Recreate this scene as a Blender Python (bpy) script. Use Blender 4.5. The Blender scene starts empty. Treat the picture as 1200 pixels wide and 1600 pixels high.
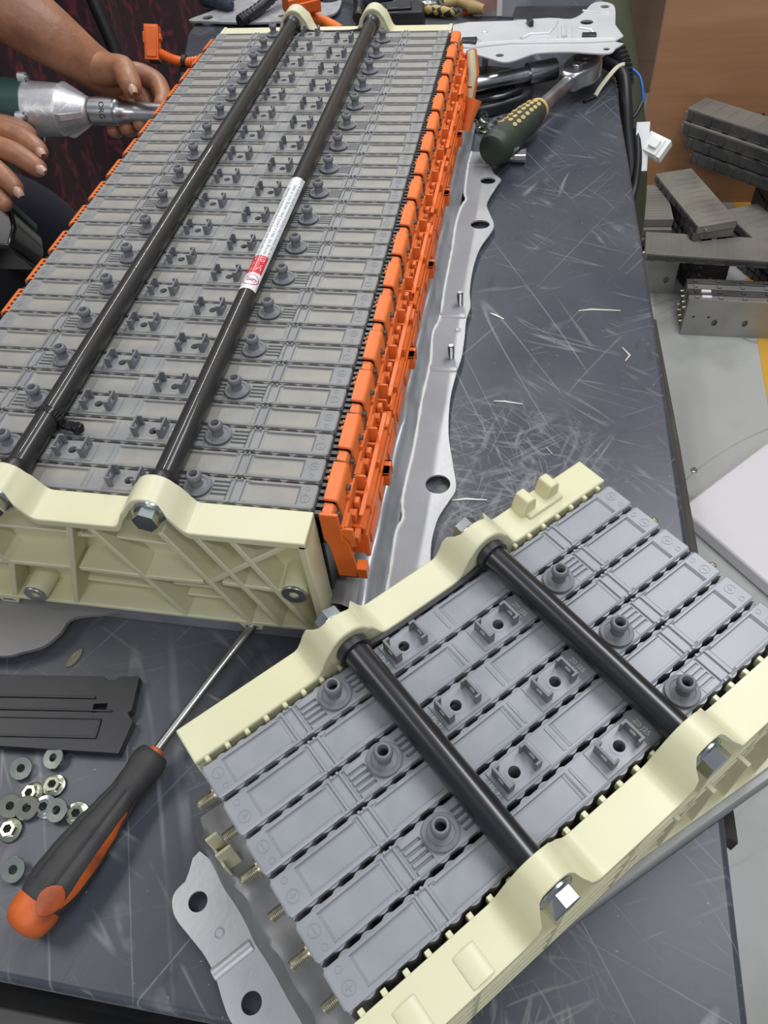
import bpy, bmesh, math, random
from mathutils import Vector, Matrix
random.seed(7)
S = bpy.context.scene
COL = S.collection
R = math.radians
PI = math.pi
# ------------------------------------------------------------ camera
cd = bpy.data.cameras.new('camera'); cam = bpy.data.objects.new('camera', cd); COL.objects.link(cam)
row0 = Vector((0.9841227, 0.16316832, -0.06984705)); row1 = Vector((0.08423786, -0.77576757, -0.62537082)); row2 = Vector((-0.15622578, 0.60955785, -0.77719543))
M = Matrix((( row0.x, -row1.x, -row2.x, 0.10719334), (row0.y, -row1.y, -row2.y, -0.25345142), (row0.z, -row1.z, -row2.z, 0.44262817), (0, 0, 0, 1)))
cam.matrix_world = M
cd.sensor_width = 36; cd.lens = 26.53; cd.clip_start = 0.01; cd.clip_end = 50
S.camera = cam
# ------------------------------------------------------------ world, lamps, exposure
w = bpy.data.worlds.new('world'); S.world = w; w.use_nodes = True
w.node_tree.nodes['Background'].inputs[0].default_value = (0.80, 0.87, 1.0, 1)
w.node_tree.nodes['Background'].inputs[1].default_value = 0.25
def area(name, loc, size, size_y, power, col, rot=(0, 0, 0)):
    l = bpy.data.lights.new(name, 'AREA'); l.shape = 'RECTANGLE'; l.size = size; l.size_y = size_y
    l.energy = power; l.color = col
    o = bpy.data.objects.new(name, l); COL.objects.link(o); o.location = loc; o.rotation_euler = rot
    return o
area('ceiling_or_fill_lamp', (-0.55, 2.15, 1.9), 0.06, 2.0, 30, (1.0, 0.97, 0.93))
area('ceiling_or_fill_lamp', (0.75, 0.9, 1.9), 0.55, 1.6, 32, (0.96, 0.98, 1.0))
area('ceiling_or_fill_lamp', (-1.5, 0.2, 2.0), 1.0, 1.0, 13, (1.0, 0.98, 0.95), (0, R(-25), 0))  # soft fill added to lift the overall level, standing for other room lights
area('ceiling_or_fill_lamp', (0.9, -0.9, 1.9), 1.0, 0.12, 10, (0.93, 0.96, 1.0))
area('ceiling_or_fill_lamp', (0.1, -2.0, 1.5), 1.2, 0.25, 12, (1.0, 0.98, 0.96), (R(55), 0, 0))  # unseen fill added behind the camera for bolt glints and brighter end plates
S.view_settings.view_transform = 'Standard'; S.view_settings.look = 'None'
S.view_settings.exposure = 0.0; S.view_settings.gamma = 1; S.view_settings.use_curve_mapping = False

# ------------------------------------------------------------ materials
def nodes_of(m): return m.node_tree.nodes, m.node_tree.links
def mat(name, c1, rough=0.5, metal=0.0, c2=None, scale=20, bump=0.0, bscale=80, coord='Object', spec=0.5, rvar=0.0, coat=0.0, detail=4, contrast=(0.35, 0.65), stretch=None, trans=0.0, alpha=1.0, sss=0.0):
    m = bpy.data.materials.new(name); m.use_nodes = True
    N, Lk = nodes_of(m); b = N['Principled BSDF']
    b.inputs['Base Color'].default_value = (*c1, 1); b.inputs['Roughness'].default_value = rough
    b.inputs['Metallic'].default_value = metal; b.inputs['Specular IOR Level'].default_value = spec
    b.inputs['Coat Weight'].default_value = coat; b.inputs['Transmission Weight'].default_value = trans
    b.inputs['Alpha'].default_value = alpha
    if sss: b.inputs['Subsurface Weight'].default_value = sss; b.inputs['Subsurface Radius'].default_value = (.012, .006, .003); b.inputs['Subsurface Scale'].default_value = 1
    tc = N.new('ShaderNodeTexCoord'); mp = N.new('ShaderNodeMapping')
    if stretch: mp.inputs['Scale'].default_value = stretch
    Lk.new(tc.outputs[coord], mp.inputs[0]); m['_mp'] = mp.name
    if c2 or rvar:
        n = N.new('ShaderNodeTexNoise'); n.inputs['Scale'].default_value = scale; n.inputs['Detail'].default_value = detail
        Lk.new(mp.outputs[0], n.inputs[0])
        r = N.new('ShaderNodeMapRange'); r.inputs[1].default_value = contrast[0]; r.inputs[2].default_value = contrast[1]
        Lk.new(n.outputs[0], r.inputs[0])
        if c2:
            mx = N.new('ShaderNodeMix'); mx.data_type = 'RGBA'
            mx.inputs[6].default_value = (*c1, 1); mx.inputs[7].default_value = (*c2, 1)
            Lk.new(r.outputs[0], mx.inputs[0]); Lk.new(mx.outputs[2], b.inputs['Base Color']); mx.name = 'colmix'
        if rvar:
            r2 = N.new('ShaderNodeMapRange'); r2.inputs[3].default_value = rough - rvar; r2.inputs[4].default_value = rough + rvar
            Lk.new(n.outputs[0], r2.inputs[0]); Lk.new(r2.outputs[0], b.inputs['Roughness'])
    if bump:
        n = N.new('ShaderNodeTexNoise'); n.inputs['Scale'].default_value = bscale; n.inputs['Detail'].default_value = 3
        Lk.new(mp.outputs[0], n.inputs[0])
        bp = N.new('ShaderNodeBump'); bp.inputs['Strength'].default_value = bump; bp.inputs['Distance'].default_value = 0.002
        Lk.new(n.outputs[0], bp.inputs['Height']); Lk.new(bp.outputs[0], b.inputs['Normal'])
    return m
def mixcol(m, fac_socket, col):
    """lay another colour over whatever drives the base colour"""
    N, Lk = nodes_of(m); b = N['Principled BSDF']; mx = N.new('ShaderNodeMix'); mx.data_type = 'RGBA'
    if b.inputs['Base Color'].links: Lk.new(b.inputs['Base Color'].links[0].from_socket, mx.inputs[6])
    else: mx.inputs[6].default_value = b.inputs['Base Color'].default_value
    mx.inputs[7].default_value = (*col, 1); Lk.new(fac_socket, mx.inputs[0]); Lk.new(mx.outputs[2], b.inputs['Base Color'])
def math_node(m, op, a, b=None, clamp=False):
    N, Lk = nodes_of(m); n = N.new('ShaderNodeMath'); n.operation = op; n.use_clamp = clamp
    for i, v in enumerate((a, b)):
        if v is None: continue
        if isinstance(v, (int, float)): n.inputs[i].default_value = v
        else: Lk.new(v, n.inputs[i])
    return n.outputs[0]
def noise_mask(m, scale, lo, hi, stretch=(1, 1, 1), rot=0, coord='Object', detail=5, dist=0):
    N, Lk = nodes_of(m); tc = N.new('ShaderNodeTexCoord'); mp = N.new('ShaderNodeMapping')
    m0 = N.new('ShaderNodeMapping'); m0.inputs['Rotation'].default_value = (0, 0, rot); Lk.new(tc.outputs[coord], m0.inputs[0])
    mp.inputs['Scale'].default_value = stretch; Lk.new(m0.outputs[0], mp.inputs[0])
    n = N.new('ShaderNodeTexNoise'); n.inputs['Scale'].default_value = scale; n.inputs['Detail'].default_value = detail; n.inputs['Distortion'].default_value = dist
    Lk.new(mp.outputs[0], n.inputs[0]); r = N.new('ShaderNodeMapRange'); r.inputs[1].default_value = lo; r.inputs[2].default_value = hi
    Lk.new(n.outputs[0], r.inputs[0]); return r.outputs[0]
def scratch_mask(m, scale, rot, lo, hi, squash=0.06, dist=0.6):
    """thin line-like marks: the ridge where a stretched noise crosses one value, broken up by a second noise"""
    N, Lk = nodes_of(m); a = noise_mask(m, scale, 0, 1, (1, squash, 1), rot, detail=1, dist=dist)
    d = math_node(m, 'ABSOLUTE', math_node(m, 'SUBTRACT', a, 0.5))
    line = N.new('ShaderNodeMapRange'); line.inputs[1].default_value = 0.0; line.inputs[2].default_value = lo; line.inputs[3].default_value = 1; line.inputs[4].default_value = 0
    Lk.new(d, line.inputs[0]); brk = noise_mask(m, scale * 0.5, hi, hi + 0.12, (1, 1, 1), rot + 1)
    return math_node(m, 'MULTIPLY', line.outputs[0], brk)

M_mod = mat('grey_plastic', (0.255, 0.265, 0.288), 0.33, c2=(0.295, 0.305, 0.326), scale=40, bump=0.22, bscale=22, rvar=0.10)
M_modd = mat('dusty_grey_plastic', (0.215, 0.218, 0.222), 0.50, c2=(0.265, 0.265, 0.262), scale=25, bump=0.10, bscale=200)
def dust(m):
    N, Lk = nodes_of(m); tc = N.new('ShaderNodeTexCoord'); sp = N.new('ShaderNodeSeparateXYZ'); Lk.new(tc.outputs['Object'], sp.inputs[0])
    low = N.new('ShaderNodeMapRange'); low.inputs[1].default_value = -0.0010; low.inputs[2].default_value = -0.0014; Lk.new(sp.outputs['Z'], low.inputs[0])
    notdeep = N.new('ShaderNodeMapRange'); notdeep.inputs[1].default_value = -0.0030; notdeep.inputs[2].default_value = -0.0024; Lk.new(sp.outputs['Z'], notdeep.inputs[0])
    n = noise_mask(m, 60, 0.30, 0.62, stretch=(0.5, 1, 1))
    f = math_node(m, 'MULTIPLY', math_node(m, 'MULTIPLY', low.outputs[0], notdeep.outputs[0]), n)
    mixcol(m, math_node(m, 'MULTIPLY', f, 0.80), (0.345, 0.315, 0.250))
    n2 = noise_mask(m, 35, 0.5, 0.75)
    mixcol(m, math_node(m, 'MULTIPLY', n2, 0.35), (0.33, 0.31, 0.27))
dust(M_modd)
M_post = mat('grey_port_plastic', (0.165, 0.170, 0.185), 0.5, bump=0.05)
M_hole = mat('dark_inside', (0.012, 0.012, 0.013), 0.8)
M_cream = mat('cream_nylon', (0.655, 0.63, 0.40), 0.40, c2=(0.70, 0.68, 0.49), scale=9, bump=0.05, bscale=50, sss=0.06)
mixcol(M_cream, math_node(M_cream, 'MULTIPLY', noise_mask(M_cream, 5, 0.55, 0.8), 0.4), (0.58, 0.49, 0.24))
M_tube = mat('satin_black_tube', (0.012, 0.012, 0.015), 0.30, spec=0.5, coat=0.35)
M_tubed = mat('dusty_black_tube', (0.026, 0.025, 0.024), 0.50, c2=(0.058, 0.054, 0.048), scale=6, contrast=(0.45, 0.75), stretch=(1, .25, 1), spec=0.25, coat=0.55)
M_orange = mat('orange_plastic', (0.82, 0.17, 0.025), 0.42, c2=(0.70, 0.13, 0.02), scale=30, bump=0.04)
M_oranged = mat('dusty_orange_plastic', (0.80, 0.185, 0.035), 0.5, c2=(0.66, 0.15, 0.04), scale=40, bump=0.06, contrast=(.4, .8))
M_zinc = mat('zinc_plated_steel', (0.62, 0.64, 0.62), 0.22, 1.0, c2=(0.50, 0.55, 0.56), scale=90, rvar=0.08)
M_yzinc = mat('yellow_zinc_steel', (0.66, 0.63, 0.46), 0.25, 1.0, c2=(0.50, 0.56, 0.46), scale=120)
M_bzinc = mat('blue_zinc_steel', (0.50, 0.56, 0.58), 0.25, 1.0, c2=(0.60, 0.62, 0.50), scale=150)
M_brass = mat('brass_stud', (0.62, 0.58, 0.44), 0.36, 1.0, c2=(0.50, 0.46, 0.33), scale=60)
M_sheet = mat('galvanised_sheet', (0.42, 0.43, 0.45), 0.40, 0.5, c2=(0.50, 0.51, 0.53), scale=60, bump=0.05, bscale=400, rvar=0.06)
M_flange = mat('white_galvanised_flange', (0.47, 0.48, 0.50), 0.36, 0.35, c2=(0.54, 0.545, 0.56), scale=18, bump=0.05, bscale=300, rvar=0.08)
M_trough = mat('grey_tray_steel', (0.40, 0.415, 0.44), 0.36, 0.45, c2=(0.30, 0.31, 0.33), scale=22, bump=0.25, bscale=25, rvar=0.08, contrast=(0.42, 0.6))
M_raw = mat('raw_tray_steel', (0.27, 0.27, 0.27), 0.42, 0.4, c2=(0.20, 0.20, 0.20), scale=40, bump=0.25, bscale=40, rvar=0.1)
M_greysheet = mat('dull_grey_sheet', (0.23, 0.225, 0.225), 0.5, 0.2, c2=(0.27, 0.26, 0.255), scale=15, bump=0.05)
M_rim = mat('machined_tray_rim', (0.27, 0.27, 0.265), 0.45, 0.4, bump=0.05)
M_blackp = mat('black_plastic', (0.014, 0.014, 0.017), 0.38, c2=(0.028, 0.028, 0.032), scale=25, bump=0.06, bscale=90, rvar=0.1)
M_gloss = mat('glossy_black_plastic', (0.010, 0.010, 0.012), 0.16)
M_rubber = mat('black_rubber', (0.030, 0.029, 0.031), 0.62, c2=(0.045, 0.042, 0.042), scale=50, bump=0.08, bscale=300)
M_gripo = mat('orange_rubber', (0.60, 0.12, 0.02), 0.5, c2=(0.28, 0.06, 0.02), scale=55, contrast=(.45, .75))
M_chrome = mat('chrome', (0.72, 0.73, 0.75), 0.14, 1.0, rvar=0.04, scale=60)
M_satin = mat('satin_steel', (0.62, 0.625, 0.64), 0.30, 1.0, c2=(0.38, 0.385, 0.4), scale=40)
M_alu = mat('cast_aluminium', (0.62, 0.62, 0.64), 0.42, 0.75, c2=(0.44, 0.44, 0.46), scale=35, contrast=(.55, .75), bump=0.35, bscale=120)
M_green = mat('dark_green_plastic', (0.022, 0.062, 0.052), 0.45, bump=0.10, bscale=250)
M_greeng = mat('dark_green_rubber', (0.025, 0.038, 0.028), 0.55, c2=(0.035, 0.05, 0.036), scale=60, bump=0.1)
M_yellow = mat('tan_grip_dots', (0.52, 0.38, 0.14), 0.6)
M_red = mat('red_plastic', (0.75, 0.03, 0.025), 0.4)
M_white = mat('white_plastic', (0.80, 0.80, 0.76), 0.45)
M_label = mat('white_label', (0.76, 0.77, 0.78), 0.35)
M_lred = mat('red_print', (0.62, 0.02, 0.03), 0.4)
M_lblack = mat('black_print', (0.02, 0.02, 0.02), 0.5)
M_print = mat('pale_laser_print', (0.66, 0.66, 0.58), 0.6)
M_skin = mat('skin', (0.37, 0.175, 0.095), 0.45, c2=(0.23, 0.10, 0.055), scale=28, bump=0.35, bscale=140, contrast=(0.4, 0.72), sss=0.15)
M_nail = mat('fingernail', (0.50, 0.30, 0.23), 0.3)
M_navy = mat('navy_cloth', (0.010, 0.011, 0.022), 0.85, bump=0.25, bscale=60)
M_hair = mat('black_hair', (0.012, 0.010, 0.009), 0.5, bump=0.5, bscale=200)
M_olive = mat('olive_cloth', (0.040, 0.044, 0.020), 0.85, c2=(0.058, 0.062, 0.032), scale=9, bump=0.35, bscale=12)
M_clear = mat('clear_plastic', (0.85, 0.88, 0.90), 0.12, trans=0.85)
M_foil = mat('crumpled_foil', (0.75, 0.76, 0.78), 0.25, 1.0, bump=0.9, bscale=60)
M_cellpile = mat('grimy_cell_plastic', (0.165, 0.158, 0.145), 0.45, c2=(0.21, 0.20, 0.175), scale=9, bump=0.3, bscale=30, rvar=0.12, contrast=(.4, .65))
M_cellblack = mat('dark_cell_plastic', (0.045, 0.044, 0.046), 0.5, c2=(0.085, 0.082, 0.078), scale=14, bump=0.2, bscale=40)
M_pale = mat('pale_cell_plastic', (0.24, 0.235, 0.20), 0.26, c2=(0.16, 0.155, 0.14), scale=10, bump=0.2, bscale=30, contrast=(.45, .7))
M_plate = mat('brushed_end_plate', (0.33, 0.33, 0.325), 0.42, 0.5, c2=(0.40, 0.39, 0.37), scale=14, bump=0.04)
M_cable = mat('black_cable', (0.014, 0.014, 0.015), 0.45)
M_cream2 = mat('cream_wire', (0.70, 0.66, 0.50), 0.45)
M_blue = mat('blue_wire', (0.03, 0.12, 0.42), 0.4)
M_wb = mat('white_board', (0.78, 0.76, 0.79), 0.45, c2=(0.82, 0.80, 0.82), scale=4, bump=0.05)
M_tapem = mat('paint_scrape', (0.46, 0.42, 0.36), 0.6)

# table mat: dark blue grey rubber with scratches and stains
M_mat = mat('bench_mat', (0.040, 0.045, 0.061), 0.34, c2=(0.060, 0.066, 0.083), scale=7, bump=0.05, bscale=90, rvar=0.10)
for sc, ro, lo, hi, st, cl in ((22, 0.5, 0.010, 0.46, 0.06, (0.26, 0.27, 0.29)), (30, 1.9, 0.010, 0.50, 0.05, (0.24, 0.25, 0.27)), (16, 2.7, 0.007, 0.46, 0.05, (0.30, 0.31, 0.33)),
                            (40, 1.1, 0.014, 0.52, 0.08, (0.17, 0.18, 0.20)), (55, 0.1, 0.020, 0.54, 0.12, (0.03, 0.03, 0.035)), (48, 2.3, 0.018, 0.53, 0.10, (0.20, 0.21, 0.22))):
    mixcol(M_mat, math_node(M_mat, 'MULTIPLY', scratch_mask(M_mat, sc, ro, lo, hi, st), 0.62), cl)
mixcol(M_mat, math_node(M_mat, 'MULTIPLY', noise_mask(M_mat, 5, 0.52, 0.72), 0.5), (0.135, 0.142, 0.155))
mixcol(M_mat, math_node(M_mat, 'MULTIPLY', noise_mask(M_mat, 320, 0.73, 0.78, detail=2), 0.7), (0.42, 0.42, 0.42))
def worn_patch(m, cx, cy, r, col, k):
    N, Lk = nodes_of(m); tc = N.new('ShaderNodeTexCoord'); mp = N.new('ShaderNodeMapping'); mp.inputs['Location'].default_value = (-cx, -cy, 0); Lk.new(tc.outputs['Object'], mp.inputs[0])
    sep = N.new('ShaderNodeSeparateXYZ'); Lk.new(mp.outputs[0], sep.inputs[0])
    d = math_node(m, 'SQRT', math_node(m, 'ADD', math_node(m, 'POWER', sep.outputs[0], 2), math_node(m, 'POWER', sep.outputs[1], 2)))
    f = N.new('ShaderNodeMapRange'); f.inputs[1].default_value = r * .4; f.inputs[2].default_value = r; f.inputs[3].default_value = 1; f.inputs[4].default_value = 0; Lk.new(d, f.inputs[0])
    for ro in (0.3, 1.0, 1.7, 2.4, 2.9):
        mixcol(m, math_node(m, 'MULTIPLY', math_node(m, 'MULTIPLY', scratch_mask(m, 70 + ro * 12, ro, 0.035, 0.42, 0.10), f.outputs[0]), k), col)
worn_patch(M_mat, 0.10 + 0.06, 0.14 - 0.5, 0.10, (0.27, 0.275, 0.28), 0.55)
worn_patch(M_mat, 0.13 + 0.06, -0.215 - 0.5, 0.06, (0.25, 0.235, 0.22), 0.6)
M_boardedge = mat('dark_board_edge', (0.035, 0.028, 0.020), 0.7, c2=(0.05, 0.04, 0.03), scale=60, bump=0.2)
M_apron = mat('grey_apron', (0.17, 0.165, 0.155), 0.55, bump=0.05)

M_floor = mat('grey_painted_concrete', (0.40, 0.41, 0.39), 0.42, c2=(0.46, 0.47, 0.45), scale=3, bump=0.05, rvar=0.1)
mixcol(M_floor, math_node(M_floor, 'MULTIPLY', noise_mask(M_floor, 4, 0.54, 0.72, detail=8), 0.75), (0.26, 0.25, 0.22))
mixcol(M_floor, math_node(M_floor, 'MULTIPLY', scratch_mask(M_floor, 3.5, 0.8, 0.012, 0.45, 0.2, 1.5), 0.6), (0.16, 0.155, 0.14))
M_stripe = mat('yellow_floor_paint', (0.72, 0.40, 0.03), 0.5, c2=(0.60, 0.34, 0.05), scale=6, bump=0.05)
M_wall = mat('plaster_wall', (0.34, 0.33, 0.31), 0.8, c2=(0.38, 0.37, 0.35), scale=3, bump=0.1)

def wood(name, a, b):
    m = mat(name, a, 0.38, c2=b, scale=3.2, stretch=(0.5, 1, 5.5), detail=8, contrast=(0.3, 0.7), bump=0.03, bscale=20)
    mixcol(m, math_node(m, 'MULTIPLY', noise_mask(m, 14, 0.5, 0.7, stretch=(0.25, 1, 6)), 0.3), tuple(x * 0.72 for x in a))
    return m
M_ply = wood('brown_wood_veneer', (0.33, 0.165, 0.078), (0.42, 0.225, 0.115))
M_ply2 = wood('pale_wood_veneer', (0.34, 0.24, 0.17), (0.42, 0.31, 0.23))
M_dkwood = mat('dark_brown_wood', (0.055, 0.032, 0.022), 0.5, bump=0.1)

# maroon patterned cloth: small dark red figures on near-black, in vertical bands
M_maroon = mat('maroon_patterned_cloth', (0.050, 0.018, 0.024), 0.75, c2=(0.026, 0.016, 0.022), scale=10, bump=0.25, bscale=70)
def pattern(m):
    N, Lk = nodes_of(m); tc = N.new('ShaderNodeTexCoord'); mp = N.new('ShaderNodeMapping'); mp.inputs['Scale'].default_value = (34, 34, 20); Lk.new(tc.outputs['Object'], mp.inputs[0])
    v = N.new('ShaderNodeTexVoronoi'); v.feature = 'DISTANCE_TO_EDGE'; v.inputs['Scale'].default_value = 1.0; Lk.new(mp.outputs[0], v.inputs[0])
    r = N.new('ShaderNodeMapRange'); r.inputs[1].default_value = 0.04; r.inputs[2].default_value = 0.16; r.inputs[3].default_value = 1; r.inputs[4].default_value = 0; Lk.new(v.outputs[0], r.inputs[0])
    wv = N.new('ShaderNodeTexWave'); wv.inputs['Scale'].default_value = 6.0; wv.bands_direction = 'Y'; Lk.new(tc.outputs['Object'], wv.inputs[0])
    r2 = N.new('ShaderNodeMapRange'); r2.inputs[1].default_value = 0.3; r2.inputs[2].default_value = 0.7; Lk.new(wv.outputs[1], r2.inputs[0])
    f = math_node(m, 'MULTIPLY', r.outputs[0], r2.outputs[0]); f = math_node(m, 'MULTIPLY', f, noise_mask(m, 60, 0.35, 0.6))
    mixcol(m, math_node(m, 'MULTIPLY', f, 0.85), (0.20, 0.030, 0.048))
pattern(M_maroon)

# ------------------------------------------------------------ mesh helpers
class MB:
    def __init__(s): s.v = []; s.f = []; s.m = []; s.sm = []; s.cur = 0
    def add(s, vs, fs, smooth=False, T=None):
        n = len(s.v)
        for q in vs: s.v.append(tuple(T @ Vector(q)) if T else tuple(q))
        for f in fs: s.f.append(tuple(i + n for i in f)); s.m.append(s.cur); s.sm.append(smooth)
        return s
    def box(s, x0, x1, y0, y1, z0, z1, T=None):
        return s.add([(x0, y0, z0), (x1, y0, z0), (x1, y1, z0), (x0, y1, z0), (x0, y0, z1), (x1, y0, z1), (x1, y1, z1), (x0, y1, z1)],
                     [(0, 3, 2, 1), (4, 5, 6, 7), (0, 1, 5, 4), (1, 2, 6, 5), (2, 3, 7, 6), (3, 0, 4, 7)], T=T)
    def prism(s, poly, a, b, axis='z', T=None, smooth=False):
        """poly in the plane across the axis; z: (x,y)  y: (x,z)  x: (y,z)"""
        def p(u, v, w): return {'z': (u, v, w), 'y': (u, w, v), 'x': (w, u, v)}[axis]
        n = len(poly); vs = [p(u, v, a) for u, v in poly] + [p(u, v, b) for u, v in poly]
        fs = [tuple(range(n)), tuple(range(2 * n - 1, n - 1, -1))]
        s.add(vs, fs, False, T); 
        k = len(s.v) - 2 * n
        for i in range(n):
            j = (i + 1) % n; s.f.append((k + i, k + n + i, k + n + j, k + j)); s.m.append(s.cur); s.sm.append(smooth)
        return s
    def lathe(s, prof, n=24, T=None, closed=True, smooth=True):
        """profile of (radius, z) turned about z"""
        vs = []; fs = []
        for r, z in prof:
            for i in range(n): a = 2 * PI * i / n; vs.append((r * math.cos(a), r * math.sin(a), z))
        for k in range(len(prof) - 1):
            for i in range(n):
                j = (i + 1) % n; fs.append((k * n + i, k * n + j, (k + 1) * n + j, (k + 1) * n + i))
        if closed:
            fs.append(tuple(range(n - 1, -1, -1))); fs.append(tuple(range((len(prof) - 1) * n, len(prof) * n)))
        return s.add(vs, fs, smooth, T)
    def tube(s, path, r, n=12, smooth=True, T=None):
        pts = [Vector(p) for p in path]; rs = r if isinstance(r, (list, tuple)) else [r] * len(pts)
        vs = []; fs = []; up = None
        for i, p in enumerate(pts):
            t = (pts[min(i + 1, len(pts) - 1)] - pts[max(i - 1, 0)]).normalized()
            if up is None: up = t.orthogonal().normalized()
            up = (up - t * up.dot(t)).normalized(); sd = t.cross(up)
            for k in range(n): a = 2 * PI * k / n; vs.append(p + (up * math.cos(a) + sd * math.sin(a)) * rs[i])
        for i in range(len(pts) - 1):
            for k in range(n): l = (k + 1) % n; fs.append((i * n + k, i * n + l, (i + 1) * n + l, (i + 1) * n + k))
        fs.append(tuple(range(n - 1, -1, -1))); fs.append(tuple(range((len(pts) - 1) * n, len(pts) * n)))
        return s.add(vs, fs, smooth, T)
    def mesh(s, name):
        me = bpy.data.meshes.new(name); me.from_pydata(s.v, [], s.f)
        for p, mi, sm in zip(me.polygons, s.m, s.sm): p.material_index = mi; p.use_smooth = sm
        bm = bmesh.new(); bm.from_mesh(me); bmesh.ops.recalc_face_normals(bm, faces=bm.faces); bm.to_mesh(me); bm.free()
        for p in me.polygons: p.use_smooth = True
        me.set_sharp_from_angle(angle=R(38))
        return me
def tag(o, label=None, cat=None, group=None, kind=None):
    if label: o['label'] = label
    if cat: o['category'] = cat
    if group: o['group'] = group
    if kind: o['kind'] = kind
    return o
def obj(name, me, mats, parent=None, loc=(0, 0, 0), rot=(0, 0, 0), bevel=0, seg=2, label=None):
    if isinstance(me, MB): me = me.mesh(name)
    if not isinstance(mats, (list, tuple)): mats = [mats]
    if not me.materials:
        for m_ in mats: me.materials.append(m_)
    o = bpy.data.objects.new(name, me); COL.objects.link(o); o.parent = parent; o.location = loc; o.rotation_euler = rot
    if bevel:
        b = o.modifiers.new('bevel', 'BEVEL'); b.width = bevel; b.segments = seg; b.limit_method = 'ANGLE'; b.angle_limit = R(35)
    if label: o['label'] = label
    return o
def empty(name, loc, label, cat, rot=(0, 0, 0), group=None):
    o = bpy.data.objects.new(name, None); o.empty_display_size = 0.02; COL.objects.link(o); o.location = loc; o.rotation_euler = rot
    return tag(o, label, cat, group)
def inst(o, parent=None, loc=(0, 0, 0), rot=(0, 0, 0)):
    c = o.copy(); COL.objects.link(c); c.parent = parent; c.location = loc; c.rotation_euler = rot; return c
def copy_tree(o, kids, parent=None):
    c = o.copy(); COL.objects.link(c); c.parent = parent
    for ch in kids.get(o, []): copy_tree(ch, kids, c)
    return c
def evaluated_mesh(o, name):
    bpy.context.view_layer.update(); dg = bpy.context.evaluated_depsgraph_get()
    me = bpy.data.meshes.new_from_object(o.evaluated_get(dg), depsgraph=dg); me.name = name
    bpy.data.objects.remove(o); return me
def smooth_poly(pts, n=4, closed=True):
    out = []; N = len(pts)
    for i in range(N if closed else N - 1):
        g = lambda k: Vector((*pts[k % N], 0)[:3]) if closed else Vector((*pts[max(0, min(N - 1, k))], 0)[:3])
        p0, p1, p2, p3 = g(i - 1), g(i), g(i + 1), g(i + 2)
        for k in range(n):
            t = k / n
            out.append(tuple(0.5 * ((2 * p1) + (-p0 + p2) * t + (2 * p0 - 5 * p1 + 4 * p2 - p3) * t * t + (-p0 + 3 * p1 - 3 * p2 + p3) * t ** 3)))
    if not closed: out.append(tuple((*pts[-1], 0)[:3]))
    return out
def circle(cx, cy, r, n=20, ry=None):
    ry = ry or r; return [(cx + r * math.cos(2 * PI * i / n), cy + ry * math.sin(2 * PI * i / n)) for i in range(n)]
def plate(name, outline, holes, thick):
    """sheet with real holes, thickness centred on z = 0"""
    c = bpy.data.curves.new(name, 'CURVE'); c.dimensions = '2D'; c.fill_mode = 'BOTH'; c.extrude = thick / 2
    for poly in [outline] + holes:
        sp = c.splines.new('POLY'); sp.points.add(len(poly) - 1); sp.use_cyclic_u = True
        for p, q in zip(sp.points, poly): p.co = (q[0], q[1], 0, 1)
    o = bpy.data.objects.new(name, c); COL.objects.link(o); return evaluated_mesh(o, name)
def text_mesh(name, body, size, extrude=0.00004, align='CENTER'):
    c = bpy.data.curves.new(name, 'FONT'); c.body = body; c.size = size; c.extrude = extrude; c.align_x = align; c.align_y = 'CENTER'
    o = bpy.data.objects.new(name, c); COL.objects.link(o); return evaluated_mesh(o, name)
def skin(name, chains, sub=2, joined=True):
    """one continuous skinned surface; chains are lists of (x, y, z, radius) in millimetres, a leading string names an earlier point to grow from"""
    vs = []; es = []; rs = []; names = {}
    for ch in chains:
        prev = None
        for p in ch:
            if isinstance(p, str):
                if p.startswith('='): names[p[1:]] = len(vs) - 1; continue
                prev = names[p]; continue
            vs.append(Vector(p[:3]) / 1000); rs.append(p[3] / 1000)
            if prev is not None: es.append((prev, len(vs) - 1))
            prev = len(vs) - 1
    me = bpy.data.meshes.new(name); me.from_pydata(vs, es, []); o = bpy.data.objects.new(name, me); COL.objects.link(o)
    md = o.modifiers.new('skin', 'SKIN'); md.use_smooth_shade = True
    sk = me.skin_vertices[0].data
    for i, r in enumerate(rs): sk[i].radius = (r, r); sk[i].use_root = (i == 0)
    sb = o.modifiers.new('sub', 'SUBSURF'); sb.levels = sub; sb.render_levels = sub
    me2 = evaluated_mesh(o, name)
    for p in me2.polygons: p.use_smooth = True
    return me2
def cutter_diff(me, cyls, name):
    o = bpy.data.objects.new(name, me); COL.objects.link(o)
    cs = []
    for (x, y, z0, z1, r) in cyls:
        cm = MB().lathe([(r, z0), (r, z1)], 20, smooth=False).mesh('cutter'); c = bpy.data.objects.new('cutter', cm); c.location = (x, y, 0); COL.objects.link(c); cs.append(c)
        b = o.modifiers.new('b', 'BOOLEAN'); b.operation = 'DIFFERENCE'; b.object = c; b.solver = 'EXACT'
    out = evaluated_mesh(o, name)
    for c in cs: bpy.data.objects.remove(c)
    return out
mm = 0.001

# ------------------------------------------------------------ room shell
FL = -0.80
def structure(name, mb, m_, **k): o = obj(name, mb, m_, **k); o['kind'] = 'structure'; return o
structure('floor', MB().box(-3.0, 3.2, -2.2, 4.2, FL - 0.05, FL), M_floor)
structure('wall_back', MB().box(-3.0, 3.2, 4.2, 4.3, FL, 2.2), M_wall)
structure('wall_right', MB().box(3.2, 3.3, -2.2, 4.3, FL, 2.2), M_wall)
st = MB().prism([(0.640, 0.2), (0.676, 1.06), (0.690, 1.5), (0.735, 3.2), (0.885, 3.2), (0.84, 1.5), (0.79, 0.2)], FL, FL + 0.0012)
structure('trim_1', st, M_stripe)['label'] = 'worn yellow stripe painted on the grey floor'

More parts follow.
